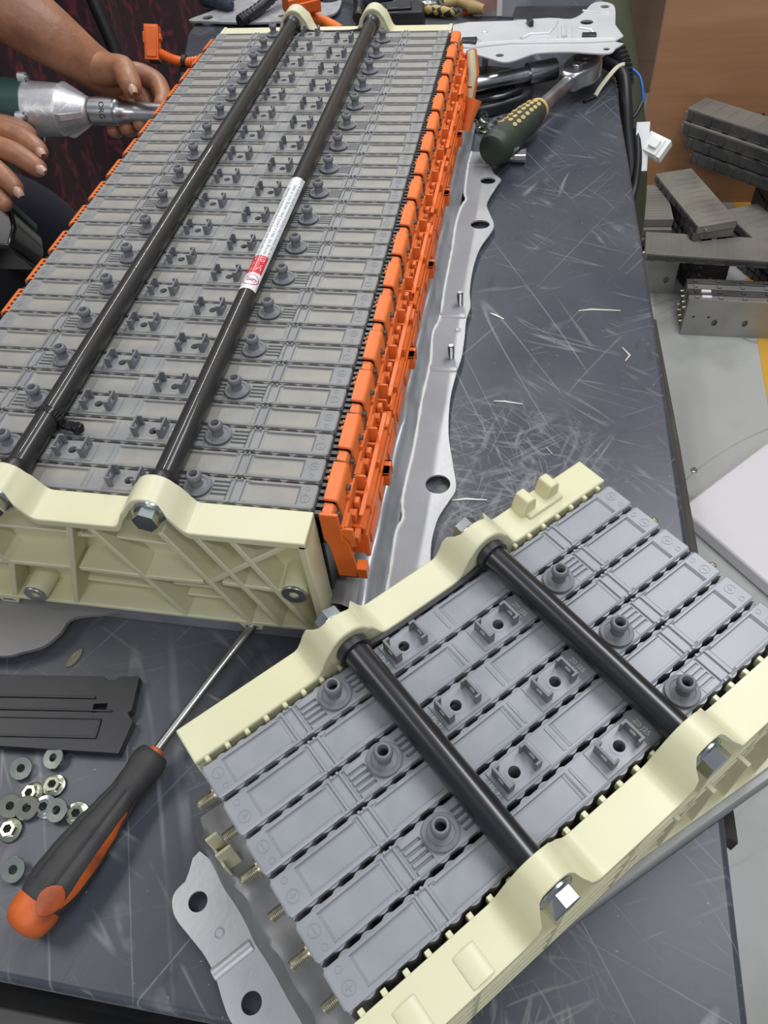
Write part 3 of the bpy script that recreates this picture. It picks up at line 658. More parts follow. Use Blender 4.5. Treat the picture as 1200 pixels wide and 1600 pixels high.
# black clamp and green-white moulding at the far end of the right side, orange cable plug
pl = MB(); pl.tube([(0.030 - ox, 0.600 - oy, 0.050), (0.034 - ox, 0.606 - oy, 0.064), (0.039 - ox, 0.612 - oy, 0.078)], [0.0055, 0.006, 0.0075], 16)
obj('service_plug', pl, M_oranged, big, label='orange round cable boot')
pl = MB(); pl.tube([(0.028 - ox, 0.655 - oy, 0.062), (0.031 - ox, 0.660 - oy, 0.085), (0.028 - ox, 0.672 - oy, 0.104)], [0.0045, 0.005, 0.0045], 14)
obj('sleeve', pl, M_cream, big, label='pale translucent plastic sleeve')
pl = MB(); pl.tube([(0.028 - ox, 0.668 - oy, 0.055), (0.031 - ox, 0.678 - oy, 0.080), (0.027 - ox, 0.690 - oy, 0.098)], [0.006, 0.0065, 0.006], 14)
obj('cable_boot', pl, M_oranged, big)
# steel tray below: floor sheet, trough beside the modules, flange with holes
fo = [(58, 642), (61, 598), (72, 579), (70, 568), (61, 529), (64, 510), (71, 487), (70, 471), (61, 441), (57, 407), (57, 368), (60, 343), (58, 322), (59, 296), (59, 268), (57, 250), (55, 215), (58, 175), (65, 142), (70, 118), (66, 104), (60, 87), (58, 66), (60, 45), (66, 20), (70, -5)]
fi = [(33, 642), (32, 600), (34, 547), (37, 534), (33, 516), (31, 483), (32, 437), (32, 406), (32, 368), (33, 323), (29, 298), (32, 261), (31, 212), (32, 157), (31, 124), (31, 100), (34, 84), (31, 71), (32, 35), (32, -5)]
so = smooth_poly(fo, 4, False); si = smooth_poly(fi, 4, False)
for side in (1, -1):
    outl = [(x * mm, y * mm) for x, y, _ in so] + [(x * mm, y * mm) for x, y, _ in reversed(si)]
    holes = [circle(.056, .120, .0095, 24), circle(.058, .575, .0085, 24, .0075), circle(.057, .484, .0100, 24, .0085)]
    me = plate('tray_flange', outl, holes, 0.0018)
    if side > 0:
        o = obj('tray_flange', me, M_flange, big, (-ox, -oy, 0.0055), label='bright scalloped steel flange with bolt holes')
        for x, y in ((52, 634), (50, 344), (50, 267)):
            sb = MB(); sb.lathe([(2.8 * mm, 0)] + [q for k in range(14) for q in ((3.0 * mm, (.3 + k) * mm), (2.55 * mm, (.8 + k) * mm))] + [(2.2 * mm, 15 * mm)], 14)
            obj('threaded_stud', sb, M_satin, o, (x * mm, y * mm, 0.0))
        for y in (0.327, 0.252, 0.612): obj('pressed_step', MB().prism([(-.004, 0), (.004, 0), (.002, .0018), (-.002, .0018)], .033, .057, 'x', Matrix.Translation((0, y, 0.0009))), M_flange, o, bevel=.0006)
        obj('spot_weld', MB().lathe([(3.0 * mm, .0 * mm), (3.0 * mm, 1.3 * mm), (2.4 * mm, 1.4 * mm), (2.0 * mm, 1.1 * mm)], 16), M_sheet, o, (.052, .306, 0))
        edge = MB(); edge.tube([(x * mm + .0005, y * mm, 0.0010) for x, y, _ in si], [0.0009 + 0.0008 * abs(math.sin(i * 1.7)) for i in range(len(si))], 6); obj('weld_bead', edge, M_white, o, label='white sealant bead along the tray')
    else:
        me.transform(Matrix.Scale(-1, 4, (1, 0, 0))); me.flip_normals(); obj('tray_flange', me, M_flange, big, (-0.275 - ox, -oy, 0.0055))
def trough(side):
    mb = MB(); prof = [(-2, 30), (9, 30), (13, 27), (17, 24), (20.5, 24.5), (23.5, 23.5), (26, 20), (28.5, 12), (31, 7), (33, 5.6)]
    ny = 120; vs = []; fs = []; npf = len(prof)
    rnd = random.Random(3); ph = [rnd.uniform(0, 6) for _ in range(8)]
    for j in range(ny + 1):
        y = -8 + j * (722 / ny)
        wv = sum(math.sin(y / q + ph[i]) for i, q in enumerate((9.0, 15.0, 27.0, 41.0))) * 0.5
        for i, (x, z) in enumerate(prof):
            amp = (0, 0, .4, 1.0, 1.6, 1.9, 2.0, 1.4, .6, 0)[i]; sx = min(1, max(0, (i - 3) / 4))
            vs.append(((x + (wv * amp * 0.35 if i > 4 else wv * amp * .6) - (1.0 if i > 6 else 0)) * mm * side + (0 if side > 0 else -0.275) - ox, y * mm - oy, (z + wv * amp * 0.7) * mm))
    for j in range(ny):
        for i in range(npf - 1): fs.append((j * npf + i, j * npf + i + 1, (j + 1) * npf + i + 1, (j + 1) * npf + i))
    return mb.add(vs, fs, True)
for side in (1, -1): obj('tray_trough', trough(side), M_trough, big, label='wavy grey trough of the steel tray')
obj('tray_floor', MB().box(-0.277 - ox, 0.004 - ox, -0.020 - oy, 34 * P1 + 0.02 - oy, 0.0006, 0.0185), M_trough, big)
# near-left flange tongue of the tray, plain grey
tg = smooth_poly([(-300, -10), (-300, -60), (-260, -64), (-214, -64), (-199, -59), (-187, -53), (-180, -42), (-176, -30), (-150, -22), (-150, -8)], 5, True)
obj('tray_tongue', plate('tray_tongue', [(x * mm, y * mm) for x, y, _ in tg], [], 0.0028), M_greysheet, big, (-ox, -oy, 0.0105), label='dull grey rounded tongue of the tray below the near end')

# ------------------------------------------------------------ small pack
YAW = 0.80338; SP = Vector((0.06479410, -0.22975104, 0)); ZS = 0.0957
c_, s_ = math.cos(YAW), math.sin(YAW)
def sw(t, w_): return Vector((SP.x + c_ * t * mm - s_ * w_ * mm, SP.y + s_ * t * mm + c_ * w_ * mm, 0))
W = 6 * P1 * 1000
small = empty('battery_pack', sw(TL, W / 2), 'short clean battery pack of six grey modules at the near right', 'battery pack', rot=(0, 0, YAW))
for k in range(6):
    add_module(small, 0, (k + .5) * P1 - W / 2 * mm, ZS, k % 2 == 0, me_mod, False)
STX = [91.0 - TL, 183.0 - TL]; SZ = ZS + 0.0095
hw = W / 2
def endplate_small(near):
    s = -1 if near else 1; yi = s * (hw + 2.8); yo = s * (hw + (24 if near else 23.5))
    prof = top_profile(STX, -TL - 1, TL + 1, 22.5, 13.0, 1.5 if near else 0)
    mb = shelf('e', prof, min(yi, yo), max(yi, yo), 5.0, None, ZS, (STX, -8 * s))
    pr = [(x, z - 2) for x, z in prof]; X0, X1 = -TL - 1, TL + 1
    zb = 0.0115
    poly = [(x * mm, ZS + z * mm) for x, z in pr] + [(X1 * mm, zb), (X0 * mm, zb)]
    a, b = sorted((yi, yi + s * 4)); mb.prism(poly, a * mm, b * mm, 'y')
    a, b = sorted((yi + s * 3, yo)); bx = lambda x0, x1, z0, z1, dp=0: mb.box(x0 * mm, x1 * mm, a * mm, b * mm, z0 * mm, z1 * mm)
    bx(X0, X0 + 4, 12, ZS * 1000 - 2); bx(X1 - 4, X1, 12, ZS * 1000 - 2); bx(X0, X1, 11.5, 14.5); bx(X0, X1, 50, 53)
    for x in (-92, -46, 0, 46, 92): bx(x - 1.3, x + 1.3, 12, ZS * 1000 - 3)
    bx(X0 + 4, X1 - 4, 70, 72.2); bx(X0 + 4, X1 - 4, 30, 32.2)
    # comb teeth along the inner edge
    n = 25
    for k in range(n):
        x = X0 + 6 + k * 11.0
        if not near and STX[0] - 8 < x < STX[1] + 8: continue
        q0, q1 = sorted((yi - s * 2.6, yi + s * 1.0)); mb.box((x - 1.3) * mm, (x + 1.3) * mm, q0 * mm, q1 * mm, ZS - 0.006, ZS + (0.0008 if near else -0.0006))
    for tx in STX:
        T = Matrix.Translation((tx * mm, (yo - s * 8.2) * mm, SZ)) @ Matrix.Rotation(PI / 2 * -s, 4, 'X')
        mb.lathe([(11.5 * mm, -10 * mm), (11.5 * mm, -1.0 * mm), (11.0 * mm, 0)], 32, T)
    if not near:   # two lugs near the right end
        for x in (88, 106):
            pr_ = [((x - 7) * mm, ZS - .002), ((x - 6) * mm, ZS + .005), ((x - 3.5) * mm, ZS + .0115), ((x + 2) * mm, ZS + .0115), ((x + 3.4) * mm, ZS + .009), ((x + 3.6) * mm, ZS - .002)]
            mb.prism(pr_, (yo - 11) * mm, (yo - 0.5) * mm, 'y')
        mb.prism([((84) * mm, ZS - .002), ((84) * mm, ZS + .0022), ((110) * mm, ZS + .0022), ((110) * mm, ZS - .002)], (yi + 6) * mm, (yo - 0.2) * mm, 'y')
    else:
        fo_ = [(X0, -hw - 18), (-62, -hw - 17), (-22, -hw - 20), (22, -hw - 24), (66, -hw - 29), (122, -hw - 35), (X1, -hw - 24), (X1, -hw - 8), (X0, -hw - 8)]
        mb.prism([(x * mm, y * mm) for x, y in fo_], .0068, .0110)
        for x in range(-60, 130, 24): mb.box((x - 1.3) * mm, (x + 1.3) * mm, (-hw - 20 - max(0, (x + 30)) * .085) * mm, (-hw - 8) * mm, .010, .055)
        for x in (-118, -88):
            T = Matrix.Translation((x * mm, 0, 0)); pts = smooth_poly([(-6, 0), (-5, 1.6), (0, 2.4), (5, 1.6), (6, 0)], 3, False)
            mb.prism([((x + q[0]) * mm, ZS + .0005 + q[1] * mm) for q in pts], (yo + 1.5) * mm, (yo + 15) * mm, 'y')
    o = obj('end_plate', mb, M_cream, small, bevel=0.0009, seg=2, label='cream end plate with open ribs below the shelf' if near else 'cream end plate with two raised lugs')
    for i, tx in enumerate(STX):
        c = obj('hex_bolt', me_bolt, [], o, (tx * mm, (yo - s * 7.6) * mm, SZ + .001), (PI / 2 * -s, 0.25 + i * .5, 0))
    return o
endplate_small(True); endplate_small(False)
for tx in STX:
    t = MB(); T = Matrix.Translation((0, -(hw + 3) * mm, 0)) @ Matrix.Rotation(-PI / 2, 4, 'X'); Ls = (2 * hw + 6) * mm
    t.lathe([(7.3 * mm, 0), (7.3 * mm, Ls)], 36, T)
    o = obj('hold_down_tube', t, M_tube, small, (tx * mm, 0, SZ))
    obj('collar', MB().lathe([(9.2 * mm, 0), (9.2 * mm, 4 * mm), (8.2 * mm, 5 * mm)], 28, T @ Matrix.Translation((0, 0, Ls - 0.0055))), M_blackp, o)
obj('gasket_strip', black_insert(STX[0], STX[1], hw - 0.6, 2.4, ZS * 1000 + 1.0, 1), M_blackp, small)
# tray of the small pack
fl = smooth_poly([(-22, 116), (-39, 116), (-47, 114), (-50.5, 108), (-51, 101), (-49, 90), (-47, 78), (-47, 67), (-49, 56), (-50, 46), (-48, 34), (-46, 24), (-49, 10), (-49, -4), (-42, -14), (-22, -14)], 4, True)
me = plate('tray_flange', [((x - TL) * mm, (y - hw) * mm) for x, y, _ in fl], [circle((-38 - TL) * mm, (103 - hw) * mm, 5.2 * mm, 24), circle((-38 - TL) * mm, (46 - hw) * mm, 5.2 * mm, 24), circle((-38 - TL) * mm, (4 - hw) * mm, 5.2 * mm, 24)], 0.0018)
o = obj('tray_flange', me, M_flange, small, (0, 0, 0.0065), label='bright steel mounting flange with round holes')
obj('spot_weld', MB().lathe([(2.9 * mm, 0), (2.9 * mm, 1.2 * mm), (2.3 * mm, 1.35 * mm), (2.0 * mm, 1.05 * mm)], 18), M_sheet, o, ((-36 - TL) * mm, (83 - hw) * mm, 0))
obj('pressed_step', MB().prism([(-.0035, 0), (.0035, 0), (.0015, .0014), (-.0015, .0014)], (-48 - TL) * mm, (-25 - TL) * mm, 'x', Matrix.Translation((0, (68 - hw) * mm, .0009))), M_flange, o, bevel=.0005)
def small_trough(side):
    mb = MB(); prof = [(-23.5, 6.2), (-22.5, 8), (-20.5, 13), (-17, 17.5), (-13, 18.5), (-8, 17.5), (-3, 18), (3, 18)]
    n = 60; vs = []; fs = []; m0 = len(prof); rnd = random.Random(5); ph = [rnd.uniform(0, 6) for _ in range(6)]
    for j in range(n + 1):
        y = -14 + j * (150 / n); wv = sum(math.sin(y / q + ph[i]) for i, q in enumerate((5.0, 9.0, 15.0))) * 0.7
        for i, (x, z) in enumerate(prof):
            amp = (.6, 1.6, 2.4, 2.4, 2.0, 1.4, .6, 0)[i]; xx = x + wv * amp * .7
            if side > 0: xx = 2 * TL - x
            vs.append(((xx - TL) * mm, (y - hw) * mm, (z + wv * amp * .7) * mm))
    for j in range(n):
        for i in range(m0 - 1): fs.append((j * m0 + i, j * m0 + i + 1, (j + 1) * m0 + i + 1, (j + 1) * m0 + i))
    return mb.add(vs, fs, True)
obj('tray_trough', small_trough(-1), M_raw, small, label='lumpy bare steel tray edge under the terminal studs')
tr = MB(); tr.prism([((-4 - TL) * mm, (-hw + 2) * mm), ((-4 - TL) * mm, (hw + 8) * mm), (TL * mm + .002, (hw + 8) * mm), (TL * mm + .002, (-hw + 2) * mm)], 0.0006, 0.0112)
obj('tray_floor', tr, M_trough, small, bevel=.001)
rim = MB(); rim.prism([((-10 - TL) * mm, (-hw + 2) * mm), ((-8 - TL) * mm, (-hw - 14) * mm), ((36 - TL) * mm, (-hw - 18) * mm), ((74 - TL) * mm, (-hw - 21.5) * mm), ((115 - TL) * mm, (-hw - 25) * mm), ((160 - TL) * mm, (-hw - 30) * mm), ((205 - TL) * mm, (-hw - 35) * mm), ((262 - TL) * mm, (-hw - 42) * mm), ((275 - TL) * mm, (-hw - 30) * mm), ((277 - TL) * mm, (-hw + 2) * mm)], 0.0006, 0.0065)
obj('tray_rim', rim, M_rim, small, bevel=.0025, seg=3, label='machined grey edge of the tray along the near long side')
cc = MB(); cc.box((-17 - TL) * mm, (-8 - TL) * mm, (103 - hw) * mm, (104.6 - hw) * mm, .016, .044); cc.box((-17 - TL) * mm, (-15.4 - TL) * mm, (100 - hw) * mm, (112 - hw) * mm, .016, .034); cc.box((-17 - TL) * mm, (-10 - TL) * mm, (110.4 - hw) * mm, (112 - hw) * mm, .016, .050)
obj('cable_guide', cc, M_cream, small, bevel=.0006, label='small cream plastic cable guide')

# ------------------------------------------------------------ screwdriver
ax0 = Vector((-0.084, -0.114, 0.015)); ax1 = Vector((-0.120, -0.209, 0.015))
u = (ax1 - ax0).normalized(); ang = math.atan2(u.y, u.x)
sd = empty('screwdriver', (ax0.x, ax0.y, 0), 'screwdriver with black rubber and orange grip, shaft tucked under the long pack', 'screwdriver', rot=(0, 0, ang))
hp = [(0, 8.5), (3, 10.2), (8, 10.6), (16, 9.4), (26, 9.0), (38, 10.6), (52, 12.8), (66, 14.2), (80, 14.6), (90, 13.2), (94, 11.8)]
def body_of(pr, n, T, flute=0.0):
    mb = MB(); vs = []; fs = []
    for x, r in pr:
        for k in range(n):
            a = 2 * PI * k / n; rr_ = r * (1 - flute * max(0, math.cos(6 * a)) ** 3 * (1 if 24 < x < 85 else 0)); vs.append((x * mm, rr_ * math.cos(a) * mm, rr_ * math.sin(a) * mm))
    for i in range(len(pr) - 1):
        for k in range(n): l = (k + 1) % n; fs.append((i * n + k, i * n + l, (i + 1) * n + l, (i + 1) * n + k))
    fs.append(tuple(range(n))); fs.append(tuple(range(len(vs) - n, len(vs)))); return mb.add(vs, fs, True, T)
def interp(pr, n):
    o_ = []
    for i in range(n + 1):
        x = pr[0][0] + (pr[-1][0] - pr[0][0]) * i / n
        for (a, ra), (b, rb) in zip(pr, pr[1:]):
            if a <= x <= b + 1e-6: t_ = (x - a) / (b - a); t_ = t_ * t_ * (3 - 2 * t_); o_.append((x, ra + (rb - ra) * t_)); break
    return o_
Tz = Matrix.Translation((0, 0, .0155))
obj('handle', body_of(interp(hp, 60), 48, Tz, 0.09), M_rubber, sd)
obj('end_cap', body_of([(92, 12.6), (95, 12.9), (99, 12.6), (103, 11.6), (106, 9.2), (107.5, 5.0), (108, .5)], 32, Tz), M_gripo, sd, label='orange butt end')
ins_ = MB(); vs = []; fs = []
for i in range(25):
    x = 34 + i * 2.3; r = next(q[1] for q in interp(hp, 60) if q[0] >= x) * 1.012
    wd = 0.22 * math.sin(PI * i / 24) ** 0.6 + 0.02
    for k in range(7): a = R(14) - wd + 2 * wd * k / 6; vs.append((x * mm, r * math.cos(a) * mm, .0155 + r * math.sin(a) * mm))
for i in range(24):
    for k in range(6): fs.append((i * 7 + k, i * 7 + k + 1, (i + 1) * 7 + k + 1, (i + 1) * 7 + k))
obj('grip_inlay', ins_.add(vs, fs, True), M_gripo, sd, label='worn orange strip along the grip')
v2 = MB(); vs = []; fs = []
for i in range(13):
    x = 80 + i * 1.35; r = (14.7 if x < 84 else 14.7 - (x - 84) * .13) * 1.02; wd = 0.45 * math.sin(PI * i / 12) ** .6 + .02
    for k in range(7): a = R(48) - wd + 2 * wd * k / 6; vs.append((x * mm, r * math.cos(a) * mm, .0155 + r * math.sin(a) * mm))
for i in range(12):
    for k in range(6): fs.append((i * 7 + k, i * 7 + k + 1, (i + 1) * 7 + k + 1, (i + 1) * 7 + k))
obj('grip_inlay', v2.add(vs, fs, True), M_gripo, sd)
obj('ferrule', body_of([(-3, 3.4), (-2, 4.6), (2, 5.2)], 20, Tz), M_gripo, sd)
sh = MB(); sh.tube([(-0.001, 0, .0155), (-0.060, 0, .0155), (-0.105, 0, .0150), (-0.125, 0, .0148)], [.0031, .0031, .0031, .0026], 16)
obj('shaft', sh, M_satin, sd)

# ------------------------------------------------------------ black cover plate
bc = empty('plastic_cover', (-0.17, -0.09, 0), 'flat black plastic cover with a small square hole, lying left of the screwdriver', 'cover')
out = [(-.30, -.085), (-.139, -.067), (-.137, -.0695), (-.131, -.0685), (-.129, -.066), (-.116, -.064), (-.1125, -.087), (-.1145, -.089), (-.1090, -.094), (-.110, -.1145), (-.196, -.1210), (-.30, -.130)]
hol = [(-.1385, -.0860), (-.1295, -.0845), (-.1285, -.0905), (-.1375, -.092)]
r2 = lambda L_, o_: [(x - o_.location.x, y - o_.location.y) for x, y in L_]
obj('panel', plate('panel', r2(out, bc), [r2(hol, bc)], 0.006), M_blackp, bc, (0, 0, 0.0045), bevel=.0008)
rb = MB()
T = Matrix.Translation((-.17 - bc.location.x, -.09 - bc.location.y, .0075)) @ Matrix.Rotation(R(6.5), 4, 'Z')
rb.box(-.13, .032, .0035, .0050, 0, .0012, T); rb.box(-.13, .045, -.0050, -.0038, 0, .0012, T); rb.box(-.13, .040, -.0225, -.0212, 0, .0012, T); rb.box(.039, .0402, -.022, -.010, 0, .0012, T); rb.box(-.13, .04, -.0102, -.0096, 0, .0008, T)
obj('ridges', rb, M_blackp, bc, bevel=.0003)
obj('skirt', MB().prism(r2([(-.30, -.127), (-.196, -.1185), (-.1115, -.1125), (-.1112, -.0945), (-.116, -.0945), (-.117, -.108), (-.196, -.114), (-.30, -.122)], bc), 0.0, .003), M_blackp, bc)

# ------------------------------------------------------------ flange nuts
def nut_mesh(up):
    b = MB(); ring_prof = [(2.6 * mm, 0), (6.6 * mm, 0), (6.9 * mm, .5 * mm), (6.5 * mm, 1.1 * mm), (4.6 * mm, 1.7 * mm)]
    z = 0
    b.lathe([(2.5 * mm, 0.1 * mm)] + ring_prof[1:] + [(4.0 * mm, 1.8 * mm)], 28, closed=False)
    n = 6; hx = lambda r, z_: [(r * mm * math.cos(PI * k / 3), r * mm * math.sin(PI * k / 3), z_ * mm) for k in range(6)]
    o6, t6, i6, b6 = hx(4.7, 1.2), hx(4.5, 5.0), hx(2.6, 5.0), hx(2.6, 0.1)
    vs = o6 + t6 + i6 + b6; fs = []
    for q in range(3):
        for k in range(6): l = (k + 1) % 6; fs.append((q * 6 + k, q * 6 + l, (q + 1) * 6 + l, (q + 1) * 6 + k))
    b.add(vs, fs)
    if not up: 
        b2 = MB(); b2.add([(x, y, -z_) for x, y, z_ in b.v], b.f); b2.sm = b.sm; b = b2
    return b.mesh('flange_nut')
me_nu = nut_mesh(True); me_nd = nut_mesh(False)
def nut(x, y, z, up, m_, label, group, tilt=(0, 0), spin=0.0):
    me = (me_nu if up else me_nd).copy(); me.name = 'flange_nut'; me.materials.clear(); me.materials.append(m_)
    o = obj('flange_nut', me, [], None, (x * mm, y * mm, z * mm), (tilt[0], tilt[1], spin)); tag(o, label, 'nut', group); return o
G1 = 'flange nuts scattered left of the screwdriver'
nut(-168, -131, 5.2, False, M_bzinc, 'bluish flange nut face down, leftmost one just below the black cover', G1, (.25, .1))
nut(-151, -122, 5.2, False, M_bzinc, 'bluish flange nut face down, nearest the black cover', G1, (.25, -.15))
nut(-144.5, -137, 1.2, True, M_yzinc, 'yellowish flange nut hex side up, topmost of the clustered nuts', G1, (.1, 0.08), .3)
nut(-155.5, -143.5, 1.2, True, M_yzinc, 'yellowish flange nut between the face-down nut and the topmost clustered nut', G1, (.12, -.1), .1)
nut(-164, -153, 5.3, False, M_yzinc, 'yellowish flange nut face down at the left end of the cluster', G1, (.25, .1))
nut(-153.5, -152.5, 5.3, False, M_yzinc, 'bright yellowish flange nut face down in the middle of the cluster', G1, (.2, .2))
nut(-144.0, -149.5, 1.4, True, M_zinc, 'silver flange nut hex side up, below the topmost clustered nut', G1, (.25, 0), .5)
nut(-134.5, -151.5, 6.3, False, M_bzinc, 'bluish flange nut face down leaning at the right of the cluster', G1, (.25, -.05))
nut(-123.5, -150.5, 1.4, True, M_yzinc, 'yellowish flange nut half hidden behind the screwdriver grip', G1, (.2, .2), .2)
nut(-159, -165, 1.3, True, M_yzinc, 'yellowish flange nut hex side up, below the left end of the cluster', G1, (.1, 0), .4)
nut(-145.5, -185.5, 5.3, False, M_bzinc, 'lone bluish flange nut face down left of the orange butt of the screwdriver', G1, (.2, .1))
G2 = 'flange nuts piled beside the ratchet handle'
for i, (x, y, z, up, tl, nm) in enumerate(((26, 746, 1.2, True, (.4, 0), 'flange nut at the far left of the pile by the ratchet, against the orange boot'), (29, 722, 1.3, True, (.2, .2), 'flange nut at the left of the pile by the ratchet, nearest the pack'), (41, 738, 1.2, True, (-.3, .2), 'flange nut at the back of the pile by the ratchet'),
        (42, 722, 6.6, True, (.35, .1), 'flange nut standing on top of the pile by the ratchet'), (43, 707, 1.2, True, (.15, 0), 'flange nut in front of the pile by the ratchet'), (59, 731, 1.2, False, (0, 0), 'flange nut apart to the right of the pile, behind the ratchet handle'),
        (57, 708, 5.3, False, (.1, .1), 'flange nut lying against the green ratchet handle'), (50, 691, 1.2, True, (.1, 0), 'nearest flange nut of the pile by the ratchet'), (35, 708, 6.0, False, (.2, 0.2), 'face-down flange nut at the front left of the pile by the ratchet'))):
    if not up and z < 3: z = 5.2
    nut(x, y, z, up, (M_zinc, M_yzinc, M_bzinc)[i % 3], nm, G2, tl, i * .4)
nut(499, 905, FL * 1000 + 1.0, True, M_zinc, 'single nut lying on the grey floor beside the white board', None, (0, 0), .3)

# ------------------------------------------------------------ ratchet wrench
ra = Vector((0.056, 0.600, 0.021)); rb_ = Vector((0.166, 0.842, 0.021)); u = (rb_ - ra).normalized(); ang = math.atan2(u.y, u.x); LR = (rb_ - ra).length * 1000
rt = empty('ratchet_wrench', (ra.x + .003, ra.y, 0.0058), 'ratchet wrench with dark green grip dotted tan and a polished steel head', 'wrench', rot=(0, 0, ang))
Tz = Matrix.Translation((0, 0, .021))
gp = interp([(0, 13), (3, 17), (12, 20.0), (28, 19), (50, 17.5), (75, 17.5), (98, 15.5), (112, 12.5), (116, 11)], 46)
obj('grip', body_of(gp, 32, Tz), M_greeng, rt)
obj('grip_ring', body_of([(114, 12.5), (116, 13.2), (119, 12.5)], 28, Tz), M_yellow, rt, label='tan ring at the end of the grip')
obj('shaft', body_of(interp([(116, 8.5), (150, 8.0), (190, 8.5), (206, 11)], 20), 24, Tz), M_satin, rt)
hd = MB(); pts = smooth_poly([(196, -9), (210, -17), (228, -22), (250, -22), (266, -13), (271, 0), (266, 13), (250, 22), (228, 22), (210, 17), (196, 9)], 4, True)
hd.prism([(x * mm, y * mm) for x, y, _ in pts], .011, .033, smooth=False)
obj('head', hd, M_satin, rt, bevel=.004, seg=3)
obj('drive_disc', MB().lathe([(15 * mm, 0), (15 * mm, 1.2 * mm), (13.5 * mm, 1.6 * mm), (8 * mm, 1.6 * mm), (7.6 * mm, 2.6 * mm), (3 * mm, 2.8 * mm)], 28), mat('brown_oiled_steel', (.16, .12, .10), .4, .8), rt, (246 * mm, 0, .033), label='oily round drive disc')
lv = MB(); lv.prism([(x * mm, y * mm) for x, y in ((214, -5), (222, -7), (228, -4), (226, 3), (216, 4))], .033, .0362); obj('direction_lever', lv, M_chrome, rt, bevel=.0008)
dm_ = MB(); dm_.lathe([(2.6 * mm, -1 * mm), (2.6 * mm, .7 * mm), (1.4 * mm, 1.1 * mm)], 12); me_dot = dm_.mesh('grip_dot'); me_dot.materials.append(M_yellow)
for row, a in enumerate((R(118), R(92), R(66), R(42))):
    for k in range(7):
        x = 38 + k * 10.5 + (5 if row % 2 else 0); r = min(gp, key=lambda q: abs(q[0] - x))[1]
        o = obj('grip_dot', me_dot, [], rt, (x * mm, r * math.cos(a) * mm, .021 + r * math.sin(a) * mm), (-(PI / 2 - a), 0, 0)); o.scale = (1.35, 1, 1)
# socket lying behind the grip end
so_ = MB(); so_.lathe([(4.5 * mm, 0), (5.0 * mm, 6 * mm), (7.0 * mm, .0), (7.6 * mm, 1 * mm), (7.6 * mm, 14 * mm), (8.0 * mm, 16 * mm), (8.6 * mm, 30 * mm), (7.6 * mm, 30.8 * mm), (5.6 * mm, 30.2 * mm), (5.6 * mm, 20 * mm)], 24, Matrix.Rotation(PI / 2, 4, 'Y'), closed=False)
tag(obj('socket', so_, M_chrome, None, (.067, .628, .0088), (0, 0, .05)), 'short chrome socket lying against the end of the green ratchet grip', 'socket')

# ------------------------------------------------------------ debris on the mat
def sliver(name, pts, w0, m_, lab, cat, th=.0009):
    mb = MB(); n = len(pts); L_ = []; Rr = []
    for i, (x, y) in enumerate(pts):
        a = Vector(pts[max(0, i - 1)]); b = Vector(pts[min(n - 1, i + 1)]); d = (b - a).normalized(); q = w0 * (1 if 0 < i < n - 1 else .5); L_.append((x - d.y * q, y + d.x * q)); Rr.append((x + d.y * q, y - d.x * q))
    mb.prism([(x * mm, y * mm) for x, y in L_ + Rr[::-1]], .0001, th); tag(obj(name, mb, m_), lab, cat)
sliver('plastic_sliver', [(79, 341), (84, 338.5), (92, 333)], .9, M_white, 'thin white plastic sliver right of the two studs on the steel flange', 'offcut')
sliver('plastic_sliver', [(91, 221.5), (100, 222), (115, 220)], .6, M_white, 'thin white plastic sliver in the middle of the bare mat', 'offcut')
sliver('plastic_sliver', [(68, 110), (78, 112.5), (94, 113)], .8, M_white, 'white plastic sliver beside the flange, above the short pack', 'offcut')
sliver('paint_scrape', [(160, 351), (172, 354), (198, 354)], 1.3, M_tapem, 'tan paint scrape on the mat near the right table edge', 'mark', .0003)
sliver('wood_chip', [(136, 172), (141, 165)], .8, M_tapem, 'small tan chip on the mat above the far corner of the short pack', 'offcut')
sliver('tape_scrap', [(198, 300), (204, 290), (200, 282)], 1.0, M_tapem, 'curled tan scrap on the mat near the right edge', 'offcut')
sliver('plastic_crumb', [(44, 186), (46, 183)], .7, M_white, 'tiny white crumb on the mat right of the flange', 'offcut')
lf = MB(); pts = smooth_poly([(-6, -3), (-2, 2), (4, 5), (7, 4), (4, -1), (-2, -5)], 3, True); lf.prism([(x * mm, y * mm) for x, y, _ in pts], 0, .0014)
tag(obj('dried_clump', lf, mat('dried_glue', (.16, .15, .10), .6, c2=(.25, .23, .16), scale=300, bump=.6), None, (-.1695, -.0545, .0001), (0, 0, .6), bevel=.0006), 'small brown dried clump on the mat above the black cover', 'debris')

# ------------------------------------------------------------ far bracket and clutter right
M_brk = mat('white_zinc_bracket', (0.60, 0.61, 0.63), 0.36, 0.3, c2=(0.66, 0.67, 0.68), scale=18, bump=0.04, bscale=200)
br = empty('mounting_bracket', (0.1, .85, 0.0), 'long silver pressed steel bracket lying across the far right corner of the bench', 'bracket')
bo = smooth_poly([(-14, 889), (60, 899), (111, 907), (140, 902), (156, 925), (166, 953), (177, 962), (190, 957), (197, 938), (196, 880), (195.5, 828), (67, 824), (0, 814)], 3, True)
bo = [(x, y) for x, y, _ in bo]
lo_ = smooth_poly([(0, 814), (67, 824), (195.5, 828), (195, 808), (187, 793), (165, 794), (140, 799), (101, 796), (84, 784), (70, 772), (58, 770), (40, 783), (21, 795), (0, 803)], 3, True)
RB = lambda L_: [((x - 100) * mm, (y - 850) * mm) for x, y in L_]
zb = 0.0565
o = obj('web', plate('web', RB(bo), [[((x - 100) * mm, (y - 850) * mm) for x, y in circle(160, 890, 8.5, 22)], [((x - 100) * mm, (y - 850) * mm) for x, y in circle(184, 944, 6, 18)], [((x - 100) * mm, (y - 850) * mm) for x, y in circle(163, 845, 5, 16, 4)]], .0016), M_brk, br, (0, 0, zb))
